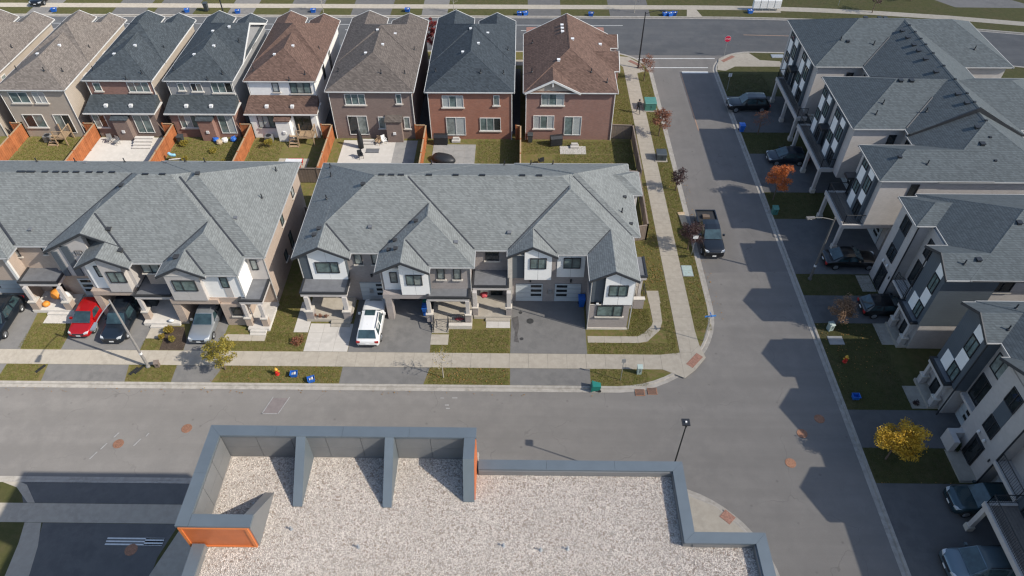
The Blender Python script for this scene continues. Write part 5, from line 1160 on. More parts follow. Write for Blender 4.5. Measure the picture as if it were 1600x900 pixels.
lf_red = leafmat('leaves_red', (.28, .03, .03), (.16, .02, .02)); lf_olive = leafmat('leaves_olive', (.42, .31, .045), (.19, .19, .035)); lf_green = leafmat('leaves_green', (.05, .08, .02), (.03, .05, .015)); lf_gold = leafmat('leaves_gold', (.42, .25, .03), (.2, .2, .03))
tree('golden yellow tree on the lawn at the lower right, beside the shaded driveway', 25.9, 26.8, 4.1, 1.6, lf_yellow, 6500, .075, 3, 1.0)
tree('bright orange tree beside the side street driveway', 25.15, 56.0, 4.3, 1.15, lf_orange, 4200, .07, 4, 1.3)
tree('small brown-leaved tree beside the small black car', 26.3, 39.4, 3.0, .95, lf_brown, 3200, .065, 5, 1.0)
tree('rust-leaved tree on the verge beside the green utility box', 15.3, 67.2, 3.6, 1.05, lf_rust, 2600, .065, 6, 1.1)
tree('small plum-leaved tree on the verge left of the side street', 15.7, 57.4, 2.7, .8, lf_plum, 1900, .06, 7, .9)
tree('plum-leaved tree on the verge beside the dark pickup', 15.5, 48.6, 3.1, 1.05, lf_plum, 2800, .065, 8, 1.1)
tree('thin orange-leaved tree on the verge near the crosswalk', 15.1, 79.3, 3.6, .95, lf_rust, 1300, .06, 9, 1.1)
tree('yellow-green sapling on the verge in front of the silver sedan', -22.95, 34.2, 3.5, 1.2, lf_olive, 3200, .07, 10, .9)
tree('nearly bare thin sapling on the verge before the middle townhouse block', -5.8, 33.6, 3.6, .75, lf_gold, 90, .06, 11, 1.2, True, tr=.035)
tree('narrow red tree between the brown and red brick houses', -11.2, 85.2, 5.4, .9, lf_red, 3000, .08, 12, 1.2)
tree('thin orange-brown tree by the farthest row house driveway', 26.3, 67.6, 3.2, .9, lf_rust, 380, .06, 13, 1.1)
tree('dark green tree on the park lawn at the top right', 56.5, 102.5, 5, 1.3, lf_green, 1800, .11, 14, 1.2)
tree('dark-leaved tree on the far verge above the row house roofs', 49.5, 98.5, 3.6, 1.0, lf_plum, 700, .09, 15, 1.2)
for k, (x, y) in enumerate(((-28, 98), (-9.5, 98), (16, 98.2))): tree(('thin bare tree on the far verge at the left', 'thin bare tree on the far verge above the red brick house', 'thin bare tree on the far verge left of the crosswalk')[k], x, y, 4, .7, lf_brown, 60, .06, 20+k, 1.4, True, tr=.04)
def shrub(label, x, y, r, h, mat, n, seed, cat='shrub', name='garden_shrub', size=.06):
    g = random.Random(seed); t = thing(name, label, cat, (x, y, 0)); b = MB(); cs = []
    for k in range(7):
        a = k*.9; e = (math.cos(a)*r*.7*g.random(), math.sin(a)*r*.7*g.random(), h*g.uniform(.5, 1)); b.tube((0, 0, 0), e, .015, .006, 4, False); cs.append((*e, r*.45))
    b.build('stems', bark_m, t); V, F = leaf_cloud(cs, n, size, seed); put('foliage', np_mesh('foliage', V, F, mat), t); return t
shrub('golden shrub in the mulch bed beside the silver sedan', -28.6, 37.9, .55, .7, lf_gold, 700, 31); shrub('pale green plant at the front of the mulch bed', -28.0, 36.9, .4, .5, lf_olive, 400, 32); shrub('small gold plant at the left of the mulch bed', -28.95, 37.2, .35, .45, lf_gold, 300, 33)
shrub('rusty patch of dry plants on the lawn between the townhouse blocks', -18.0, 37.0, .75, .25, plain_rust := lf_rust, 500, 34); shrub('dark evergreen pot plant in the pale stoop', 31.0, 27.6, .35, .7, lf_green, 500, 35); shrub('small plant beside the porch walk of the row house', 29.7, 31.4, .3, .4, lf_plum, 250, 36)
shrub('autumn bush on the grey-walled yard lawn behind the white house deck', -27.2, 64.6, .6, .9, lf_olive, 700, 37); shrub('weedy bush in the light grey house yard', -36.5, 64.8, .6, .5, lf_olive, 600, 38)
for k, (x, y) in enumerate(((-35.5, 62), (-33, 63.6), (-31.3, 61.5))): shrub(('leftmost low weed clump in the messy yard', 'low weed clump below the white triple window', 'rightmost low weed clump in the messy yard')[k], x, y, .5, .35, lf_olive, 400, 40+k)

# ---------------------------------------------------------------- street furniture
def street_lamp(label, x, y, h, arm, mat=pole_conc, head='cobra', r0=.115, band=True):
    t = thing('street_lamp', label, 'street lamp', (x, y, 0), 0, 'street lamps')
    MB().lathe([(r0*1.5, -.05), (r0*1.5, .12), (r0*1.05, .16)], (0, 0, 0), 12).tube((0, 0, .1), (0, 0, h), r0, r0*.55, 10).build('pole', mat, t)
    ax, ay = arm; d = Vector((ax, ay, 0)); L_ = d.length; u = d/L_; m = MB(); p0 = Vector((0, 0, h-.25))
    for k in range(6):
        a, b = k/6, (k+1)/6; f_ = lambda q: p0+u*(L_*q)+Vector((0, 0, .5*math.sin(q*1.57)))
        m.tube(f_(a), f_(b), .035, n=6, cap=False)
    m.build('arm', grey_metal if mat is pole_conc else mat, t)
    e = p0+d+Vector((0, 0, .5)); s_ = Vector((-u.y, u.x, 0))*.16; b = MB(); i = [e-u*.1+s_*.6, e-u*.1-s_*.6, e+u*.6-s_, e+u*.6+s_]
    hd = MB().prism([(v.x, v.y) for v in i], e.z-.06, e.z+.07).build('lamp_head', grey_metal if mat is pole_conc else mat, t)
    c = e+u*.3; MB().box(c.x-.12, c.x+.12, c.y-.12, c.y+.12, e.z-.09, e.z-.06).build('lens', lamp_clear, hd)
    if band: MB().tube((0, 0, 1.55), (0, 0, 1.75), r0*1.02, n=10).build('number_band', sign_white, t)
    return t
street_lamp('concrete street lamp on the verge in front of the dark navy SUV', -29.1, 34.4, 7.6, (.2, -2.5))
street_lamp('dark-toned street lamp on the row house lawn beside the side street', 25.64, 44.8, 7.0, (-1.9, -.3), plain('dark_pole', (.12, .115, .11), .75, var=.15, scale=6))  # pole colour darker than the other concrete lamp
street_lamp('tall black street lamp at the far crosswalk corner', 14.75, 82.4, 7.2, (1.7, -.2), metal_dark, r0=.11, band=False)
street_lamp('black lamp pole rising behind the light grey house', -37.0, 85.8, 8.2, (0, 2), metal_dark, r0=.12, band=False)
t = thing('street_lamp', 'black square-headed lamp at the corner of the gravel-roofed building', 'street lamp', (10.15, 24.25, 0), 0, 'street lamps')
MB().lathe([(.2, 0), (.2, .4), (.1, .45)], (0, 0, 0), 12).tube((0, 0, .4), (0, 0, 7.7), .06, .04, 10).build('pole', metal_dark, t); hd = MB().box(-.24, .24, -.05, .42, 7.75, 7.84).box(-.06, .06, -.05, .1, 7.6, 7.75).build('lamp_head', metal_dark, t); MB().box(-.05, .05, .1, .2, 7.85, 7.93).build('photocell', white_plastic, hd)

def sign_post(label, x, y, h, build, cat='sign', name='sign_post', mat=grey_metal, rz=0):
    t = thing(name, label, cat, (x, y, 0), R(rz)); MB().tube((0, 0, -.05), (0, 0, h), .03, n=8).build('post', mat, t); build(t, h); return t
def txt(body, size, mat, parent, loc, rot):
    c = bpy.data.curves.new('lettering', 'FONT'); c.body = body; c.size = size; c.align_x = 'CENTER'; c.align_y = 'CENTER'; c.extrude = .002
    o = bpy.data.objects.new('lettering', c); COL.objects.link(o)
    dg = bpy.context.evaluated_depsgraph_get(); dg.update(); me = bpy.data.meshes.new_from_object(o.evaluated_get(dg)); bpy.data.objects.remove(o); bpy.data.curves.remove(c)
    me.materials.clear(); me.materials.append(mat); q = put('lettering', me, parent, loc); q.rotation_euler = rot; return q
def stop(t, h):
    pts = [(math.cos(R(22.5+45*k))*.4, h+.2+math.sin(R(22.5+45*k))*.4) for k in range(8)]; o = MB().prism_y(pts, -.05, -.03).build('sign_plate', sign_red, t)
    pts = [(math.cos(R(22.5+45*k))*.42, h+.2+math.sin(R(22.5+45*k))*.42) for k in range(8)]; MB().prism_y(pts, -.03, -.02).build('sign_border', sign_white, t); txt('STOP', .27, sign_white, o, (0, -.056, h+.2), (R(90), 0, 0))
sign_post('red octagonal stop sign at the far corner of the side street', 26.1, 85.5, 2.2, stop)
def blade(t, h):
    MB().box(-.45, .45, -.012, .012, h, h+.16).build('sign_blade', sign_blue, t); MB().box(-.012, .012, -.25, .25, h+.18, h+.32).build('sign_blade', sign_blue, t)
sign_post('blue street name sign on the verge at the front corner', 15.0, 37.55, 2.9, blade, name='street_sign', rz=8)
def plate_(w_, hh, mat=sign_white): return lambda t, h: MB().box(-w_/2, w_/2, -.045, -.03, h-hh, h).build('sign_plate', mat, t)
sign_post('slim grey sign post on the front verge beside the grey pedestal', 7.9, 33.5, 2.6, plate_(.3, .4, grey_metal)); sign_post('white traffic sign on the lawn right of the far crosswalk', 24.75, 76.9, 2.3, plate_(.4, .45), rz=180); sign_post('white sign post on the verge in front of the dark pickup', 15.75, 47.9, 2.3, plate_(.45, .35)); sign_post('bare slim post beside the plum-leaved tree', 15.95, 48.5, 1.8, plate_(.1, .1, grey_metal))
for k, (x, y) in enumerate(((50.8, 103), (45.5, 100.9))): sign_post(('slim white post on the park lawn', 'slim white post at the edge of the park sidewalk')[k], x, y, 2.2, plate_(.1, .3))

def hydrant(label, x, y):
    t = thing('fire_hydrant', label, 'hydrant', (x, y, 0), 0, 'fire hydrants')
    MB().lathe([(.17, 0), (.17, .06), (.11, .08), (.11, .5), (.14, .52), (.14, .58)], (0, 0, 0), 14).build('barrel', red_m, t); MB().lathe([(.13, .58), (.11, .68), (.05, .74), (.05, .8), (.01, .8)], (0, 0, 0), 14).build('bonnet', yellow_m, t)
    for s_ in (-1, 1): MB().tube((.08*s_, 0, .42), (.22*s_, 0, .42), .06, n=10).build('outlet', yellow_m, t)
    MB().tube((0, -.08, .38), (0, -.2, .38), .08, n=10).build('outlet', red_m, t)
hydrant('red fire hydrant on the sunny verge beside the blue boxes', -18.73, 33.75); hydrant('red fire hydrant on the shaded row house lawn', 25.75, 35.5)
def blue_box(label, x, y, rz=0, fill=True, mat=None):
    t = thing('recycling_box', label, 'bin', (x, y, 0), R(rz), 'blue recycling boxes'); mat = mat or blue_bin
    lo, hi = (.22, .17), (.28, .22); m = MB()
    o = [(-1, -1), (1, -1), (1, 1), (-1, 1)]
    for (w_, d_), z in ((lo, 0), (hi, .38), ((.25, .19), .38), ((.2, .15), .03)): m.v += [(a*w_, b*d_, z) for a, b in o]
    m.f = [(3, 2, 1, 0), (12, 13, 14, 15)]+[(l*4+k, l*4+(k+1) % 4, (l+1)*4+(k+1) % 4, (l+1)*4+k) for l in range(3) for k in range(4)]
    m.build('tub', mat, t); MB().box(-.3, .3, -.235, -.205, .33, .38).box(-.3, .3, .205, .235, .33, .38).build('rim', mat, t)
    if fill:
        for k in range(3): MB().box(-.15+.1*k, -.04+.1*k, -.12, .1, .1, .28+.04*k).build('paper', (paper_m, tan_box, white_plastic)[k], t)
    return t
blue_box('blue recycling box on the verge next to the sunny hydrant', -17.4, 33.65, 5); blue_box('blue recycling box at the kerb, right of its twin on the sunny verge', -15.95, 33.15, 20); blue_box('blue recycling box alone on the shaded row house lawn', 25.45, 32.0, 0, False)
fb = ((-66.3, 97.9, 'blue box on the far verge at the far left'), (-47.3, 97.9, 'blue box on the far verge left of the black lamp pole'), (-40, 97.6, 'blue box on the far verge right of the dark bin'), (-29.4, 98, 'blue box on the far verge above the white stucco house'), (-16.1, 98.3, 'blue box on the far verge above the taupe roof'), (-.2, 97.3, 'left of the two blue boxes on the far verge above the blue-black roof'), (.6, 97.4, 'right of the two blue boxes on the far verge above the blue-black roof'), (9.8, 97.2, 'dark blue box on the far verge above the plum brick house'), (20.2, 97.4, 'left box of the blue pile opposite the side street'), (20.9, 97.3, 'middle box of the blue pile opposite the side street'), (21.5, 97.5, 'right box of the blue pile opposite the side street'), (32.3, 98.3, 'blue box beside the white community mailboxes'))
for x, y, lb in fb: blue_box(lb, x, y, rnd.uniform(-20, 20)).scale = (1.25, 1.25, 1.25)
def cart(label, x, y, rz, mat, lying=False, h=1.0):
    t = thing('wheeled_bin', label, 'bin', (x, y, 0), R(rz), 'wheeled bins')
    if lying: t.rotation_euler = (R(-86), 0, R(rz)); t.location.z = .28
    m = MB(); o = [(-1, -1), (1, -1), (1, 1), (-1, 1)]
    for w_, z in ((.2, .08), (.28, h-.06)): m.v += [(a*w_, b*w_*1.1, z) for a, b in o]
    m.f = [(3, 2, 1, 0), (4, 5, 6, 7)]+[(k, (k+1) % 4, 4+(k+1) % 4, 4+k) for k in range(4)]; m.build('bin_body', mat, t)
    MB().prism_x([(-.34, h-.06), (.36, h-.06), (.36, h+.02), (0, h+.06), (-.34, h)], -.3, .3).build('lid', mat, t); MB().tube((-.22, .36, h-.1), (.22, .36, h-.1), .02, n=6).build('handle', rubber, t)
    for s_ in (-1, 1): MB().tube((s_*.2, .26, .11), (s_*.27, .26, .11), .11, n=12).build('wheel', rubber, t)
cart('green bin lying in the gutter at the front corner', 6.35, 32.65, 90, green_bin, True, .75); cart('blue wheeled bin against the corner tower, beside the garage doors', 5.3, 41.35, 0, blue_bin, h=1.05); cart('blue wheeled bin in the garage mouth beside the railed steps', -7.75, 40.2, 0, blue_bin, h=1.05); cart('green wheeled bin behind the blue one beside the railed steps', -7.75, 41.0, 0, green_bin)
cart('blue wheeled bin at the kerb of the farthest row house driveway', 24.6, 68.2, 0, blue_bin, h=.9); cart('grey bin against the plum brick house', 1.1, 65.9, 0, dark_bin); cart('dark bin against the fence in the light grey house yard', -36.9, 65.2, 0, dark_bin)
cart('dark wheeled bin on the far verge at the left', -44.6, 98.2, 0, dark_bin, h=1.2); cart('dark bin under the bays at the silver sedan end', -30.8, 40.9, 0, dark_bin)
def ubox(name, label, x, y, dims, mat, rz=0, pad=True, lid=.12, cat='utility box'):
    w_, d_, h = dims; t = thing(name, label, cat, (x, y, 0), R(rz))
    if pad: MB().box(-w_/2-.15, w_/2+.15, -d_/2-.15, d_/2+.15, -.05, .08).build('pad', concrete, t)
    MB().box(-w_/2, w_/2, -d_/2, d_/2, .08 if pad else 0, h-lid).build('cabinet', mat, t); MB().prism_x([(-d_/2-.04, h-lid), (d_/2+.04, h-lid), (d_/2+.02, h), (-d_/2+.1, h-.04)], -w_/2-.03, w_/2+.03).build('lid', mat, t)
    MB().box(-.01, .01, -d_/2-.01, -d_/2, .2, h-lid-.05).build('door_seam', trim_black, t); MB().box(.06, .1, -d_/2-.03, -d_/2, h*.45, h*.6).build('latch', metal_dark, t)
ubox('transformer_box', 'green transformer box on the verge beside the side street', 15.0, 72.9, (1.25, 1.3, 1.1), teal_box); ubox('transformer_box', 'dark transformer box with pale top on the verge, right of the long fence', 14.95, 62.9, (1.0, 1.0, .9), dark_bin); ubox('utility_pedestal', 'small grey pedestal on the front verge beside the slim sign post', 9.4, 34.2, (.35, .3, .9), grey_box, pad=False)
ubox('utility_pedestal', 'pale-topped dark pedestal on the side street lawn by the orange tree', 24.75, 53.9, (.5, .5, .8), teal_box, pad=False); ubox('utility_pedestal', 'pale green pedestal on the lawn behind the brown tree', 25.6, 38.9, (.4, .4, .8), grey_box, 15, False); ubox('utility_pedestal', 'small brown pedestal at the foot of the concrete street lamp', -28.35, 34.45, (.32, .3, .6), cedar_dark, 10, False)
def vault(label, x, y, w_, d_, mat):
    t = thing('utility_vault', label, 'vault', (x, y, 0)); MB().box(-w_/2, w_/2, -d_/2, d_/2, -.05, .05).build('frame', grey_metal, t)
    for s_ in (0, 1): MB().box(-w_/2+.05, w_/2-.05, (-d_/2+.05 if s_ == 0 else .01), (-.01 if s_ == 0 else d_/2-.05), .05, .07).build('cover', mat, t)
vault('grey-green vault lid in the grass beside the side street sidewalk', 15.0, 45.7, .95, 1.4, grey_box); vault('pale blue pad in the shaded row house lawn', 25.75, 37.7, 1.2, .9, grey_metal); vault('pale lid in the grass beyond the stop sign', 33, 85.6, 1.6, .9, grey_metal)
for x, y, a, lb in ((-30.08, 33.94, 60, 'left of the two dark slots beside the concrete lamp'), (-29.72, 34.08, 60, 'right of the two dark slots beside the concrete lamp'), (-37.5, 34.1, 60, 'dark slot lid in the leftmost verge')):
    t = thing('meter_lid', lb, 'lid', (x, y, 0), R(a), 'dark lids in the verge'); MB().box(-.42, .42, -.12, .12, -.05, .03).build('frame', metal_dark, t); MB().box(-.37, .37, -.08, .08, .03, .045).build('cover', rubber, t)
t = thing('mailbox_bank', 'bank of white community mailboxes on a concrete pad across the far street', 'mailboxes', (34.6, 99.0, 0)); MB().box(-2.1, 2.1, -.6, .5, -.02, .06).build('pad', concrete, t)
for k in range(4):
    m_ = MB().box(-1.9+.98*k, -.98+.98*k, -.25, .25, .45, 1.6).build('mailbox', white_plastic, t); MB().box(-1.5+.98*k, -1.38+.98*k, -.1, .1, .06, .45).build('pedestal', grey_metal, t)
    for j in range(4): MB().box(-1.86+.98*k, -1.02+.98*k, -.265, -.25, .5+.27*j, .73+.27*j).build('door', white_plastic, m_)
t = thing('wooden_board', 'pale tan board lying on the verge behind the dark pickup', 'board', (15.75, 52.9, .02), R(4)); MB().box(-.3, .3, -1.0, 1.0, 0, .06).build('plank', tan_box, t); MB().box(-.35, .35, -.9, -.8, .06, .1).box(-.35, .35, .8, .9, .06, .1).build('cleat', deck_wood, t)

# person walking on the side street sidewalk
def person(label, x, y, rz):
    t = thing('person', label, 'person', (x, y, .02), R(rz))
    J = {'pel': (0, 0, .95, .15), 'belly': (0, 0, 1.12, .15), 'chest': (0, -.02, 1.34, .17), 'neck': (0, -.03, 1.5, .06), 'head': (0, -.05, 1.6, .085), 'top': (0, -.05, 1.74, .075),
         'ls': (.19, -.02, 1.42, .075), 'le': (.24, .12, 1.17, .05), 'lw': (.22, .1, .93, .04), 'lh': (.21, .07, .84, .035), 'rs': (-.19, -.02, 1.42, .075), 're': (-.24, .02, 1.16, .05), 'rw': (-.23, -.2, .98, .04), 'rh': (-.22, -.27, .92, .035),
         'lhip': (.1, 0, .9, .1), 'lk': (.11, -.22, .52, .07), 'la': (.11, -.3, .1, .05), 'lt': (.12, -.46, .04, .035), 'rhip': (-.1, 0, .9, .1), 'rk': (-.11, .1, .5, .07), 'ra': (-.11, .38, .14, .05), 'rt': (-.12, .28, .04, .035)}
    E_ = ['pel belly', 'belly chest', 'chest neck', 'neck head', 'head top', 'chest ls', 'ls le', 'le lw', 'lw lh', 'chest rs', 'rs re', 're rw', 'rw rh', 'pel lhip', 'lhip lk', 'lk la', 'la lt', 'pel rhip', 'rhip rk', 'rk ra', 'ra rt']
    ks = list(J); m = bpy.data.meshes.new('body'); m.from_pydata([J[k][:3] for k in ks], [tuple(ks.index(q) for q in e.split()) for e in E_], []); o = put('body', m, t)
    o.modifiers.new('skin', 'SKIN'); 
    for i, k in enumerate(ks): r = J[k][3]; m.skin_vertices[0].data[i].radius = (r, r*.8); m.skin_vertices[0].data[i].use_root = (k == 'pel')
    o.modifiers.new('sub', 'SUBSURF').levels = 1; o.modifiers['sub'].render_levels = 1
    dg = bpy.context.evaluated_depsgraph_get(); dg.update(); me = bpy.data.meshes.new_from_object(o.evaluated_get(dg)); o.modifiers.clear(); o.data = me; me.materials.clear(); me.materials.append(cloth_dark); me.materials.append(skin_m)
    for p in me.polygons:
        c = p.center
        if c.z > 1.5 or (c.z < .95 and abs(c.x) > .17 and c.z > .8): p.material_index = 1
        p.use_smooth = True
    MB().lathe([(.088, 1.6), (.102, 1.68), (.09, 1.77), (.03, 1.81)], (0, -.03, 0), 12).build('hair', cloth_dark, t, True)
    for s_ in (-1, 1): MB().lathe([(.012, 0), (.006, .012)], (s_*.033, -.128, 1.66), 8).build('eye', rubber, t)
    MB().box(-.012, .012, -.15, -.12, 1.615, 1.65).build('nose', skin_m, t)
person('person in dark clothes walking along the side street sidewalk', 13.55, 71.8, 185)

# ---------------------------------------------------------------- porch and back yard things
def mound(name, label, cat, x, y, prof, mat, sx=1, sy=1, rz=0, z=0, bumpy=.06, n=14):
    g = random.Random(hash((x, y)) & 255); b = MB().lathe(prof, (0, 0, 0), n); b.v = [(a*sx*(1+g.uniform(-bumpy, bumpy)), c*sy*(1+g.uniform(-bumpy, bumpy)), d) for a, c, d in b.v]
    o = b.build(name, mat, None, True); o.location = (x, y, z); o.rotation_euler.z = R(rz); return tag(o, label, cat)
def bbq(label, x, y, rz=0, w_=1.5):
    t = thing('covered_barbecue', label, 'barbecue', (x, y, .03), R(rz)); MB().prism_x([(-.32, .12), (.32, .12), (.34, .95), (.22, 1.2), (-.15, 1.22), (-.34, .95)], -w_/2, w_/2).build('cover', cover_black, t)
    for sx in (-1, 1):
        for sy in (-1, 1): MB().tube((sx*w_*.42, sy*.25, 0), (sx*w_*.42, sy*.25, .15), .04, n=6).build('leg', rubber, t)
bbq('black covered barbecue against the red brick house', -8.6, 65.4); bbq('black covered barbecue against the plum brick house', 3.9, 65.3, 10, 1.3)
mound('covered_furniture', 'black covered furniture heap on the grey patio of the red brick house', 'covered furniture', -8.1, 62.2, [(.9, 0), (1.0, .35), (.85, .6), (.4, .75), (.05, .78)], cover_black, 1.35, .8, -20)
mound('covered_parasol', 'tall black covered parasol on the pale patio', 'parasol', -17.2, 64.6, [(.28, 0), (.3, .9), (.22, 1.7), (.1, 2.3), (.02, 2.4)], cover_black)
def chair(label, x, y, rz, mat=metal_dark, seat=None, grp='patio chairs'):
    t = thing('patio_chair', label, 'chair', (x, y, .02), R(rz), grp); seat = seat or mat
    MB().box(-.25, .25, -.25, .25, .42, .46).build('seat', seat, t); MB().box(-.25, .25, .23, .27, .46, .95).build('backrest', seat, t)
    for sx in (-.22, .22):
        for sy in (-.22, .22): MB().tube((sx, sy, 0), (sx, sy, .42), .02, n=5).build('leg', mat, t)
        MB().box(sx-.03, sx+.03, -.25, .25, .62, .65).build('armrest', mat, t)
def table(label, x, y, w_, d_, mat, leg=None, rz=0, h=.74):
    t = thing('patio_table', label, 'table', (x, y, .03), R(rz)); MB().box(-w_/2, w_/2, -d_/2, d_/2, h-.05, h).build('tabletop', mat, t)
    for sx in (-1, 1):
        for sy in (-1, 1): MB().tube((sx*w_*.43, sy*d_*.42, 0), (sx*w_*.43, sy*d_*.42, h-.05), .03, n=6).build('leg', leg or mat, t)
chair('dark patio chair at the middle of the pale patio', -16.9, 62.6, 30); chair('leftmost patio chair beside the patio door of the brown brick house', -15.4, 65.2, -20, deck_wood); chair('pale patio chair beside the fireplace bump of the brown brick house', -14.8, 65.4, 40, white_plastic)
chair('grey patio chair in the pale concrete yard, left of its twin', -44.8, 65.3, 10, grey_metal); chair('grey patio chair in the pale concrete yard, right of its twin', -43.9, 64.9, -25, grey_metal)
table('white picnic table beside the wooden deck stairs', -23.6, 61.0, 1.7, .8, white_plastic, red_m); table('teal table on the slab patio of the plum brick house', 1.5, 60.4, 1.2, .9, teal_box); chair('dark chair beside the teal table', 2.2, 61.8, 200)
for k, sy in enumerate((-.75, .75)): 
    t = thing('bench', ('red bench on the near side of the white picnic table', 'red bench on the far side of the white picnic table')[k], 'bench', (-23.6, 61.0+sy, .03)); MB().box(-.8, .8, -.14, .14, .4, .45).build('seat', red_m, t)
    for s_ in (-.65, .65): MB().box(s_-.03, s_+.03, -.12, .12, 0, .4).build('leg', red_m, t)
t = thing('floor_mat', 'grey mat outside the patio door of the brown brick house', 'mat', (-15.9, 64.0, .015)); MB().box(-.7, .7, -.35, .35, 0, .025).build('pile', membrane, t); MB().box(-.74, .74, -.39, -.35, 0, .03).box(-.74, .74, .35, .39, 0, .03).build('border', rubber, t)
t = thing('step_block', 'white block steps below the patio door of the brown brick house', 'steps', (-16.6, 65.6, 0))
for k in range(2): MB().box(-.7, .7, -.5+.3*k, -.2+.3*k, 0, .2*(k+1)).build('step', concrete_new, t)
t = thing('concrete_steps', 'broad pale concrete steps below the patio door of the charcoal-roofed brown house', 'steps', (-41.0, 65.0, 0))
for k in range(4): MB().box(-1.0, 1.0, -.9+.4*k, -.5+.4*k, 0, .15*(k+1)).build('step', concrete_new, t)
for x, y, lb in ((-7.0, 65.9, 'pale step block at the red brick house patio door'), (5.9, 64.9, 'white step block at the plum brick house patio door')):
    t = thing('step_block', lb, 'steps', (x, y, .03)); MB().box(-.45, .45, -.3, .3, 0, .2).build('step', concrete_new, t); MB().box(-.35, .35, 0, .3, .2, .38).build('step', concrete_new, t)
def ac(label, x, y):
    t = thing('air_conditioner', label, 'air conditioner', (x, y, .02), 0, 'air conditioners'); MB().box(-.38, .38, -.38, .38, .06, .75).build('cabinet', grey_metal, t); MB().lathe([(.3, .75), (.3, .78), (.05, .79)], (0, 0, 0), 16).build('fan_grille', metal_dark, t)
    for k in range(5): MB().box(-.39, .39, -.39, -.38, .12+.12*k, .16+.12*k).build('louvre', metal_dark, t)
ac('air conditioner on the lawn of the tan house', -51.6, 65.5); ac('air conditioner against the white stucco house', -27.4, 65.7)
def deck(label, x0, x1, y0, y1, h, side):
    t = thing('wooden_deck', label, 'deck', ((x0+x1)/2, y0, 0), 0, 'small wooden decks', world=True); n = int((x1-x0)/.15)
    for k in range(n): MB().box(x0+.15*k+.006, x0+.15*(k+1)-.006, y0, y1, h-.05, h).build('deck_board', deck_wood, t)
    for px_ in (x0, x1):
        for py_ in (y0, y1-.1): MB().box(px_-.05, px_+.05, py_-.05, py_+.05, 0, h+.95).build('post', deck_wood, t)
    railing(t, [(x0, y0, h), (x1, y0, h), (x1, y1, h)], .95, deck_wood, .13)
    for k in range(4): MB().box(x0-1.0, x0-.02, y1-.6-.28*(k+1), y1-.6-.28*k, h*(3-k)/4+.02, h*(3-k)/4+.08).build('stair_tread', deck_wood, t)
    for sx in (x0-1.03, x0-.0): MB().prism_x([(y1-.6, h), (y1-.6, h-.25), (y1-1.85, 0), (y1-1.65, 0)], sx-.03, sx+.0).build('stringer', deck_wood, t)
deck('wooden deck with stairs behind the white stucco house', -24.0, -22.3, 64.9, 66.3, .95, -1); deck('small wooden stair deck behind the tan house', -50.3, -49.2, 64.7, 66.3, .8, -1)
t = thing('pool_toy', 'pale blue inflatable leaning on the cedar fence in the messy yard', 'pool toy', (-37.1, 62.0, .1), R(10)); m = MB()
for k in range(8):
    a, b_ = k*.35, (k+1)*.35; m.tube((math.cos(a)*.1+k*.1, -math.sin(a)*.2, 1.0-math.cos(a)*.15-k*.07), (math.cos(b_)*.1+(k+1)*.1, -math.sin(b_)*.2, 1.0-math.cos(b_)*.15-(k+1)*.07), .17, n=10)
m.build('inflatable', plain('pool_blue', (.25, .5, .65), .4, var=.3, scale=6), t, True); MB().box(-.1, 1.1, -.05, .05, 0, .08).build('base', white_plastic, t)
for k, (x, y, c) in enumerate(((-33.3, 65.7, blue_bin), (-32.3, 65.6, white_plastic), (-31.4, 65.8, blue_bin), (-32.8, 65.2, tan_box))):
    t = thing('toy_pile', ('leftmost blue plastic toy in the messy yard heap', 'white toy in the messy yard heap', 'rightmost blue toy in the messy yard heap', 'tan crate in front of the messy yard heap')[k], 'toy', (x, y, .02), R(30*k), 'toys heaped in the messy yard'); MB().lathe([(.3, 0), (.36, .2), (.25, .42), (.05, .46)], (0, 0, 0), 9).build('tub', c, t); MB().tube((-.3, 0, .4), (.3, 0, .45), .05, n=6).build('handle', c, t)
mound('white_bag', 'white bag lying on the messy yard lawn', 'bag', -35.3, 61.2, [(.3, 0), (.34, .1), (.15, .2), (.02, .22)], white_plastic, 1.2, .8)
mound('jack_o_lantern', 'large inflatable pumpkin figure on the leftmost porch', 'decoration', -39.3, 41.6, [(.2, 0), (.5, .25), (.55, .5), (.4, .8), (.1, .92)], pumpkin_m, z=.3); mound('ghost_figure', 'white inflatable ghost beside the pumpkin on the leftmost porch', 'decoration', -38.5, 41.3, [(.3, 0), (.45, .2), (.4, .55), (.25, .8), (.05, .9)], white_plastic, z=.3)
for k, (x, y) in enumerate(((-39.9, 40.6),)): mound('pumpkin', ('orange pumpkin at the foot of the leftmost porch pier',)[k], 'pumpkin', x, y, [(.12, 0), (.28, .1), (.3, .25), (.2, .4), (.03, .42)], pumpkin_m, z=.3, n=10)
for k, dx in enumerate((0, .5, .95)):
    q = shrub(('rusty mum plant at the left end of the porch ledge', 'middle rusty mum plant on the porch ledge', 'rusty mum plant at the right end of the porch ledge')[k], -16.95+dx, 39.55-.05*k, .26, .3, lf_rust, 220, 50+k, 'plant', 'potted_mum', .035); q.location.z = .3
mound('flower_basket', 'red flower basket hanging in the third unit porch', 'flowers', -2.9, 40.8, [(.1, 0), (.28, .12), (.32, .25), (.15, .42), (.02, .44)], flower_m, z=1.6, bumpy=.3)
mound('porch_toy', 'white toy on the porch beside the garden bed', 'toy', -28.7, 38.85, [(.02, 0), (.14, .06), (.17, .17), (.13, .28), (.02, .33)], white_plastic, 1.4, .9, z=.3)
mound('cushion', 'coloured cushion on the railed porch', 'cushion', -4.9, 39.4, [(.2, 0), (.26, .06), (.2, .12), (.02, .13)], flower_m, 1.6, .6, z=.3)

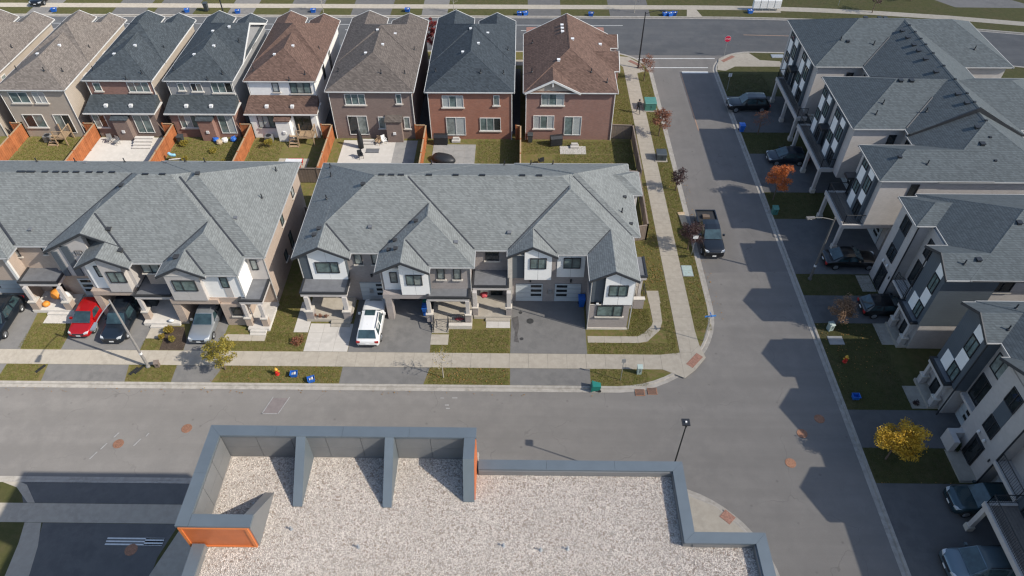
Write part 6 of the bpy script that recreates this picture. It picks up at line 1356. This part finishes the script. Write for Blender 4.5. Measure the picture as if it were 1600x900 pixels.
# ---------------------------------------------------------------- grass and fallen leaves
def tufts(name, areas, n_m2, mat, seed, h=.07, avoid=()):
    g = np.random.default_rng(seed); P = []
    for (x0, x1, y0, y1) in areas:
        n = int((x1-x0)*(y1-y0)*n_m2); P.append(np.stack([g.uniform(x0, x1, n), g.uniform(y0, y1, n)], 1))
    P = np.concatenate(P)
    for (x0, x1, y0, y1) in avoid: P = P[~((P[:, 0] > x0) & (P[:, 0] < x1) & (P[:, 1] > y0) & (P[:, 1] < y1))]
    n = len(P); a = g.uniform(0, 6.28, n); w_ = g.uniform(.012, .03, n); hh = g.uniform(.5, 1.2, n)*h; lx, ly = g.normal(0, .04, n), g.normal(0, .04, n)
    V = np.zeros((n, 3, 3)); V[:, 0] = np.stack([P[:, 0]-np.cos(a)*w_, P[:, 1]-np.sin(a)*w_, np.zeros(n)], 1); V[:, 1] = np.stack([P[:, 0]+np.cos(a)*w_, P[:, 1]+np.sin(a)*w_, np.zeros(n)], 1); V[:, 2] = np.stack([P[:, 0]+lx, P[:, 1]+ly, hh], 1)
    o = put(name, np_mesh(name, V.reshape(-1, 3), np.arange(3*n).reshape(-1, 3), mat)); return o
sunny = [(-40.3, -37.0, 36.2, 38.8), (-40.3, -37.3, 33.0, 34.5), (-30.4, -28.9, 36.15, 37.25), (-30.4, -26.9, 33.0, 34.5), (-23.1, -13.9, 33.0, 34.5), (-24.0, -17.4, 36.15, 37.05), (-20.5, -18.6, 37.1, 42.2), (-20.4, -17.4, 37.05, 38.0), (-6.9, -.8, 33.0, 34.5), (-5.6, -.8, 36.15, 38.5), (-7.0, -5.7, 36.15, 36.8),
         (5.7, 10, 33.0, 34.5), (5.7, 12.7, 36.15, 37.2), (8.9, 10.8, 38.0, 41.0), (9.4, 11.0, 38.2, 41), (12.1, 12.8, 37.2, 58), (10.5, 12.1, 43.3, 49.5), (14.6, 15.9, 38.7, 81), (10.7, 12.8, 67, 81), (-20.4, -17.8, 52.5, 58.2)]
edge = [(a-.05, b+.05, c-.05, d+.05) for a, b, c, d in sunny]
o = tufts('grass', edge, 330, grass_m, 5); kind(o, 'stuff'); tag(o, 'short yellowing grass on the lawns and verges round the townhouses', 'grass')
yards = [(-54, -47.5, 58.6, 66), (-37.5, -29.3, 58.6, 66), (-29, -25.7, 58.6, 66), (-13.5, -10.4, 58.6, 61.5), (-10, -.1, 58.6, 60.4), (-4.6, -.1, 60.4, 66), (3.8, 12, 58.6, 63.5), (.3, 12, 63.6, 66)]
o = tufts('grass', yards, 160, grass_m, 6, .1); kind(o, 'stuff'); tag(o, 'green grass in the fenced back yards', 'grass')
shade_g = leafmat('grass_blades_shaded_tone', (.06, .065, .02), (.1, .085, .035))  # darker copy of the blades, shade of the row houses put into the colour
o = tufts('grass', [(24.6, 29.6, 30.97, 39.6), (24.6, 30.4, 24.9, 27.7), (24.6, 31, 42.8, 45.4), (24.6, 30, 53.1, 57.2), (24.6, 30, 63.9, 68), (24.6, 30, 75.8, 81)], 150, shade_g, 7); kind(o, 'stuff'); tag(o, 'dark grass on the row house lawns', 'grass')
g = np.random.default_rng(3); n = 700
ar = [(12.0, 12.85, 44, 58), (14.55, 15.95, 40, 70), (10.5, 12.0, 43.5, 49), (-24, -13.9, 33, 34.5), (24.6, 30, 24.9, 27.7), (24.6, 29, 33, 39.5), (-7, -1, 33, 34.5), (16.55, 17.2, 40, 60), (-42, 6, 32.0, 32.38)]
k = g.integers(0, len(ar), n); arr = np.array(ar)[k]; px_ = arr[:, 0]+g.random(n)*(arr[:, 1]-arr[:, 0]); py_ = arr[:, 2]+g.random(n)*(arr[:, 3]-arr[:, 2]); onroad = ((px_ > 16.4) & (px_ < 24)) | ((py_ > 25) & (py_ < 32.35))
a = g.uniform(0, 6.28, n); s_ = g.uniform(.03, .065, n); V = np.zeros((n, 4, 3))
for j in range(4): V[:, j] = np.stack([px_+np.cos(a+j*1.57)*s_*(1.3 if j % 2 else .7), py_+np.sin(a+j*1.57)*s_*(1.3 if j % 2 else .7), np.where(onroad, -.09, .05)+g.uniform(0, .03, n)], 1)
o = put('fallen_leaves', np_mesh('fallen_leaves', V.reshape(-1, 3), np.arange(4*n).reshape(-1, 4), leafmat('fallen_leaf', (.4, .24, .06), (.25, .11, .04)))); kind(o, 'stuff'); tag(o, 'scattered fallen leaves on the verges and in the gutters', 'leaves')
for o in WORLD_ROOTS:
    if '_w' in o: del o['_w']
